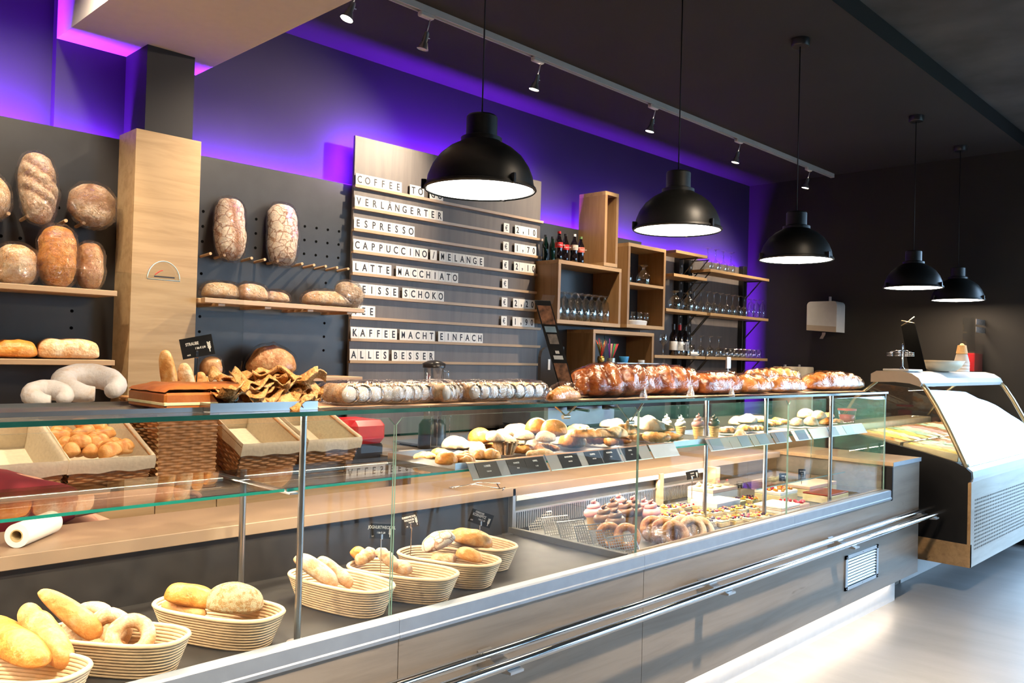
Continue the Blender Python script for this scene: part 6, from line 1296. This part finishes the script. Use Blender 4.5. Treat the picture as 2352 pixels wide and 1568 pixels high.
for k in range(6): r_ = .062-.0*k; G().lathe([(r_*.95, .014*k), (r_, .014*k+.004), (r_*.72, .075+.014*k), (r_*.68, .079+.014*k), (0, .079+.014*k)], 20, c0).obj('cup', ('card_white', 'canopy_beige')[k % 2], t, smooth=40)
G().lathe([(.040, .15), (.046, .155), (.034, .225), (0, .228)], 18, c0).obj('cup', 'wafer', t, smooth=40); G().lathe([(.02, .226), (.01, .24), (0, .242)], 10, c0).obj('knob', 'wafer', t, smooth=40)
x0, x1 = at_y(2216, 790, 2.3).x, at_y(2262, 790, 2.3).x-.12; zt = at_y(2240, 733, 2.3).z
t = thing('acrylic_dispenser', 'tall clear acrylic box with faint lettering at the far end of the canopy', 'dispenser', ((x0+x1)/2, 2.27, zc))
for a, b2 in (((x0, 2.22, zc), (x0+.004, 2.32, zt)), ((x1-.004, 2.22, zc), (x1, 2.32, zt)), ((x0, 2.22, zc), (x1, 2.224, zc+.25)), ((x0, 2.316, zc), (x1, 2.32, zt))): G().box(a, b2).obj('clear_wall', 'acrylic', t)
G().box((x0+.02, 2.217, zt-.06), (x1-.02, 2.2195, zt-.01)).obj('label_panel', 'faint_print', t); G().box((x0+.02, 2.217, zt-.13), (x1-.02, 2.2195, zt-.08)).obj('label_panel', 'faint_print', t)
G().prism([(x0+.06, zc+.004), (x1-.04, zc+.004), (x1-.035, zc+.09), (x1-.07, zc+.16), (x0+.07, zc+.165)], 1, 2.235, 2.30).obj('red_packet', 'red_plastic', label='bright red packet inside the clear acrylic box', cat='packet')
# towel dispenser on the end wall
a, b2 = at_x(1862, 770, XR-.1), at_x(1932, 690, XR-.1); y0, y1 = b2.y, a.y; z0, z1 = a.z+.03, b2.z-.01
t = thing('towel_dispenser', 'white paper towel dispenser on the dark end wall with a torn towel end', 'towel dispenser', (XR-.1, (y0+y1)/2, z0))
P = [(y0, z0), (y1, z0+.02), (y1, z1-.04)]+[(y1-.04+.04*math.cos(k*PI/10), z1-.04+.04*math.sin(k*PI/10)) for k in range(1, 6)]+[(y0+.04-.04*math.sin(k*PI/10), z1-.04+.04*math.cos(k*PI/10)) for k in range(0, 6)]
G().prism(P, 0, XR-.20, XR-.001).obj('cover', 'white_plastic', t, smooth=30)
G().prism([(y0+.004, z0-.001), (y1-.004, z0+.02), (y1-.004, z0+.075), (y0+.004, z0+.055)], 0, XR-.204, XR-.2005).obj('lower_lip', 'canopy_beige', t)
G().tube([(XR-.07, (y0+y1)/2-.03, z1), (XR-.07, (y0+y1)/2-.03, z1+.055)], .013, 12).obj('top_lever', 'white_plastic', t)
G().grid(lambda u, v: (XR-.12+.03*u+.01*math.sin(v*5), (y0+y1)/2-.01+.05*u+.02*v, z0-.0-.065*v), 4, 6).obj('paper_towel', 'paper', t, smooth=True)
# ---------------------------------------------------------------- shop assistant bending down behind the counter
def skinmesh(name, pts, edges, mat, parent, sub=2):
    me = bpy.data.meshes.new(name); me.from_pydata([p[:3] for p in pts], edges, []); o = bpy.data.objects.new(name, me); COL.objects.link(o)
    sk = o.modifiers.new('skin', 'SKIN'); sk.use_smooth_shade = True; lay = me.skin_vertices[0].data if me.skin_vertices else None
    if lay is None:
        me.attributes.new('skin', 'FLOAT', 'POINT')
    for i, p in enumerate(pts): lay[i].radius = (p[3], p[4] if len(p) > 4 else p[3]); 
    lay[0].use_root = True
    sb = o.modifiers.new('sub', 'SUBSURF'); sb.levels = sub; sb.render_levels = sub
    bpy.context.view_layer.update(); m2 = bpy.data.meshes.new_from_object(o.evaluated_get(bpy.context.evaluated_depsgraph_get())); bpy.data.objects.remove(o)
    m2.materials.clear(); m2.materials.append(M[mat]); m2.polygons.foreach_set('use_smooth', [True]*len(m2.polygons))
    r = bpy.data.objects.new(name, m2); COL.objects.link(r)
    if parent is not None: m2.transform(Matrix.Translation(-wloc(parent))); r.parent = parent
    return r
def bmskin(name, pts, edges, mat, parent, sub=2):
    me = bpy.data.meshes.new(name); bm = bmesh.new(); lay = bm.verts.layers.skin.verify(); vs = []
    for i, p in enumerate(pts):
        v = bm.verts.new(p[:3]); v[lay].radius = (p[3], p[4] if len(p) > 4 else p[3]); v[lay].use_root = (i == 0); vs.append(v)
    for a, b2 in edges: bm.edges.new((vs[a], vs[b2]))
    bm.to_mesh(me); bm.free(); o = bpy.data.objects.new(name, me); COL.objects.link(o)
    sk = o.modifiers.new('skin', 'SKIN'); sk.use_smooth_shade = True; sb = o.modifiers.new('sub', 'SUBSURF'); sb.levels = sub; sb.render_levels = sub
    bpy.context.view_layer.update(); m2 = bpy.data.meshes.new_from_object(o.evaluated_get(bpy.context.evaluated_depsgraph_get())); bpy.data.objects.remove(o)
    m2.materials.clear(); m2.materials.append(M[mat]); m2.polygons.foreach_set('use_smooth', [True]*len(m2.polygons))
    r = bpy.data.objects.new(name, m2); COL.objects.link(r); m2.transform(Matrix.Translation(-wloc(parent)+Vector((0 if name == 'body' else SH, 0, 0)))); r.parent = parent; return r
SH = .22
K0 = set(COL.objects)
t = thing('person', 'person in a red top bending down behind the counter, bare forearms reaching forward', 'person', (.47, 3.28, 0))
py = 3.35
B = [(.22, py, .935, .125, .15), (.42, py, .970, .115, .15), (.62, py, .995, .115, .16), (.80, py, .980, .075, .11), (.88, py, .90, .05), (.95, py, .81, .085, .08), (.98, py, .73, .065),
     (.74, py-.17, .975, .055), (.95, py-.20, .990, .043), (1.13, py-.13, .980, .033), (1.20, py-.10, .975, .026),
     (.74, py+.17, .975, .055), (.93, py+.17, .875, .043), (1.10, py+.12, .795, .033), (1.17, py+.10, .765, .026),
     (.20, py-.10, .855, .085), (.30, py-.10, .460, .062), (.16, py-.10, .100, .042), (.30, py-.10, .050, .038),
     (.20, py+.10, .855, .085), (.30, py+.10, .460, .062), (.14, py+.10, .100, .042), (.28, py+.10, .050, .038)]
Ed = [(0, 1), (1, 2), (2, 3), (3, 4), (4, 5), (5, 6), (2, 7), (7, 8), (8, 9), (9, 10), (2, 11), (11, 12), (12, 13), (13, 14), (0, 15), (15, 16), (16, 17), (17, 18), (0, 19), (19, 20), (20, 21), (21, 22)]
for hb in (10, 14):   # palm and five fingers on each hand
    hx, hy, hz = B[hb][:3]; k = len(B); B.append((hx+.045, hy, hz-.006, .024, .013)); Ed.append((hb, k))
    for f, (dy, L_) in enumerate(((-.030, .045), (-.012, .065), (.002, .072), (.016, .067), (.030, .052))):
        j = len(B); B.append((hx+.07, hy+dy, hz-.008, .0095)); B.append((hx+.07+L_*.5, hy+dy*1.1, hz-.012, .0085)); B.append((hx+.07+L_*.85, hy+dy*1.1, hz-.03, .0075)); Ed += [(k, j), (j, j+1), (j+1, j+2)]
SH = .22
B = [(p[0]+SH, *p[1:]) for p in B]
bmskin('body', B, Ed, 'skin', t)
bmskin('red_top', [(.16, py, .940, .14, .17), (.42, py, .975, .132, .17), (.62, py, 1.000, .132, .18), (.78, py, .985, .09, .13), (.74, py-.17, .980, .072), (.86, py-.19, .987, .062), (.74, py+.17, .980, .072), (.84, py+.18, .925, .062)], [(0, 1), (1, 2), (2, 3), (2, 4), (4, 5), (2, 6), (6, 7)], 'red_cloth', t)
bmskin('trousers', [(.20, py, .915, .15, .165), (.20, py-.10, .835, .105), (.30, py-.10, .460, .080), (.17, py-.10, .120, .062), (.20, py+.10, .835, .105), (.30, py+.10, .460, .080), (.15, py+.10, .120, .062)], [(0, 1), (1, 2), (2, 3), (0, 4), (4, 5), (5, 6)], 'black_matt', t)
bmskin('shoes', [(.12, py-.10, .045, .042), (.34, py-.10, .036, .034)], [(0, 1)], 'black_plastic', t); bmskin('shoes', [(.10, py+.10, .045, .042), (.32, py+.10, .036, .034)], [(0, 1)], 'black_plastic', t)
bmskin('hair', [(.94, py, .835, .086, .085), (.975, py, .79, .078, .09), (.90, py, .82, .06)], [(0, 1), (0, 2)], 'black_matt', t)
for o in set(COL.objects)-K0:
    if o.parent == t and o.name.split('.')[0] in ('body', 'red_top', 'hair'): pass
# ---------------------------------------------------------------- cafe tables and chairs that the glass mirrors
def chair(label, x, y, rz):
    t = thing('cafe_chair', label, 'chair', (0, 0, 0), 'dark cafe chairs')
    G().grid(lambda u, v: (-.22+.44*u, -.21+.42*v, .45+.02*(2*u-1)**2), 8, 4).box((-.22, -.21, .43), (.22, .21, .452), .008).obj('seat', 'chair_dark', t)
    G().grid(lambda u, v: (-.21+.42*u, .19+.08*v+.05*(1-(2*u-1)**2)*.6, .50+.38*v), 10, 8).grid(lambda u, v: (-.21+.42*u, .205+.08*v+.05*(1-(2*u-1)**2)*.6, .50+.38*v), 10, 8).obj('backrest', 'chair_dark', t, smooth=True)
    for sx in (-1, 1):
        for sy in (-1, 1): G().tube([(.19*sx, .17*sy, .435), (.24*sx, .22*sy, 0)], [.018, .011], 8).obj('leg', 'oak', t, smooth=True)
        G().tube([(.19*sx, .19, .44), (.19*sx, .21, .55)], .01, 6).obj('back_support', 'chair_dark', t)
    t.location = (x, y, 0); t.rotation_euler = (0, 0, rz)
def ctable(label, x, y):
    t = thing('cafe_table', label, 'table', (x, y, 0), 'cafe tables'); G().box((x-.38, y-.38, .72), (x+.38, y+.38, .75), .004).obj('tabletop', 'oak', t)
    for sx in (-1, 1):
        for sy in (-1, 1): G().tube([(x+.34*sx, y+.34*sy, .72), (x+.34*sx, y+.34*sy, 0)], .02, 8).obj('leg', 'chair_dark', t)
ctable('square oak cafe table opposite the counter end', 6.6, .2); ctable('square oak cafe table nearer the front window', 4.8, -1.9)
chair('dark cafe chair on the counter side of the table by the side window', 6.45, .95, 0); chair('dark cafe chair right of the table by the side window', 7.35, .3, -1.4); chair('dark cafe chair left of the table by the side window', 5.85, .1, 1.5)
chair('dark cafe chair behind the table near the front window', 4.8, -1.15, 0); chair('dark cafe chair right of the table near the front window', 5.55, -1.9, -1.6); chair('dark cafe chair left of the table near the front window', 4.0, -1.9, 1.6)
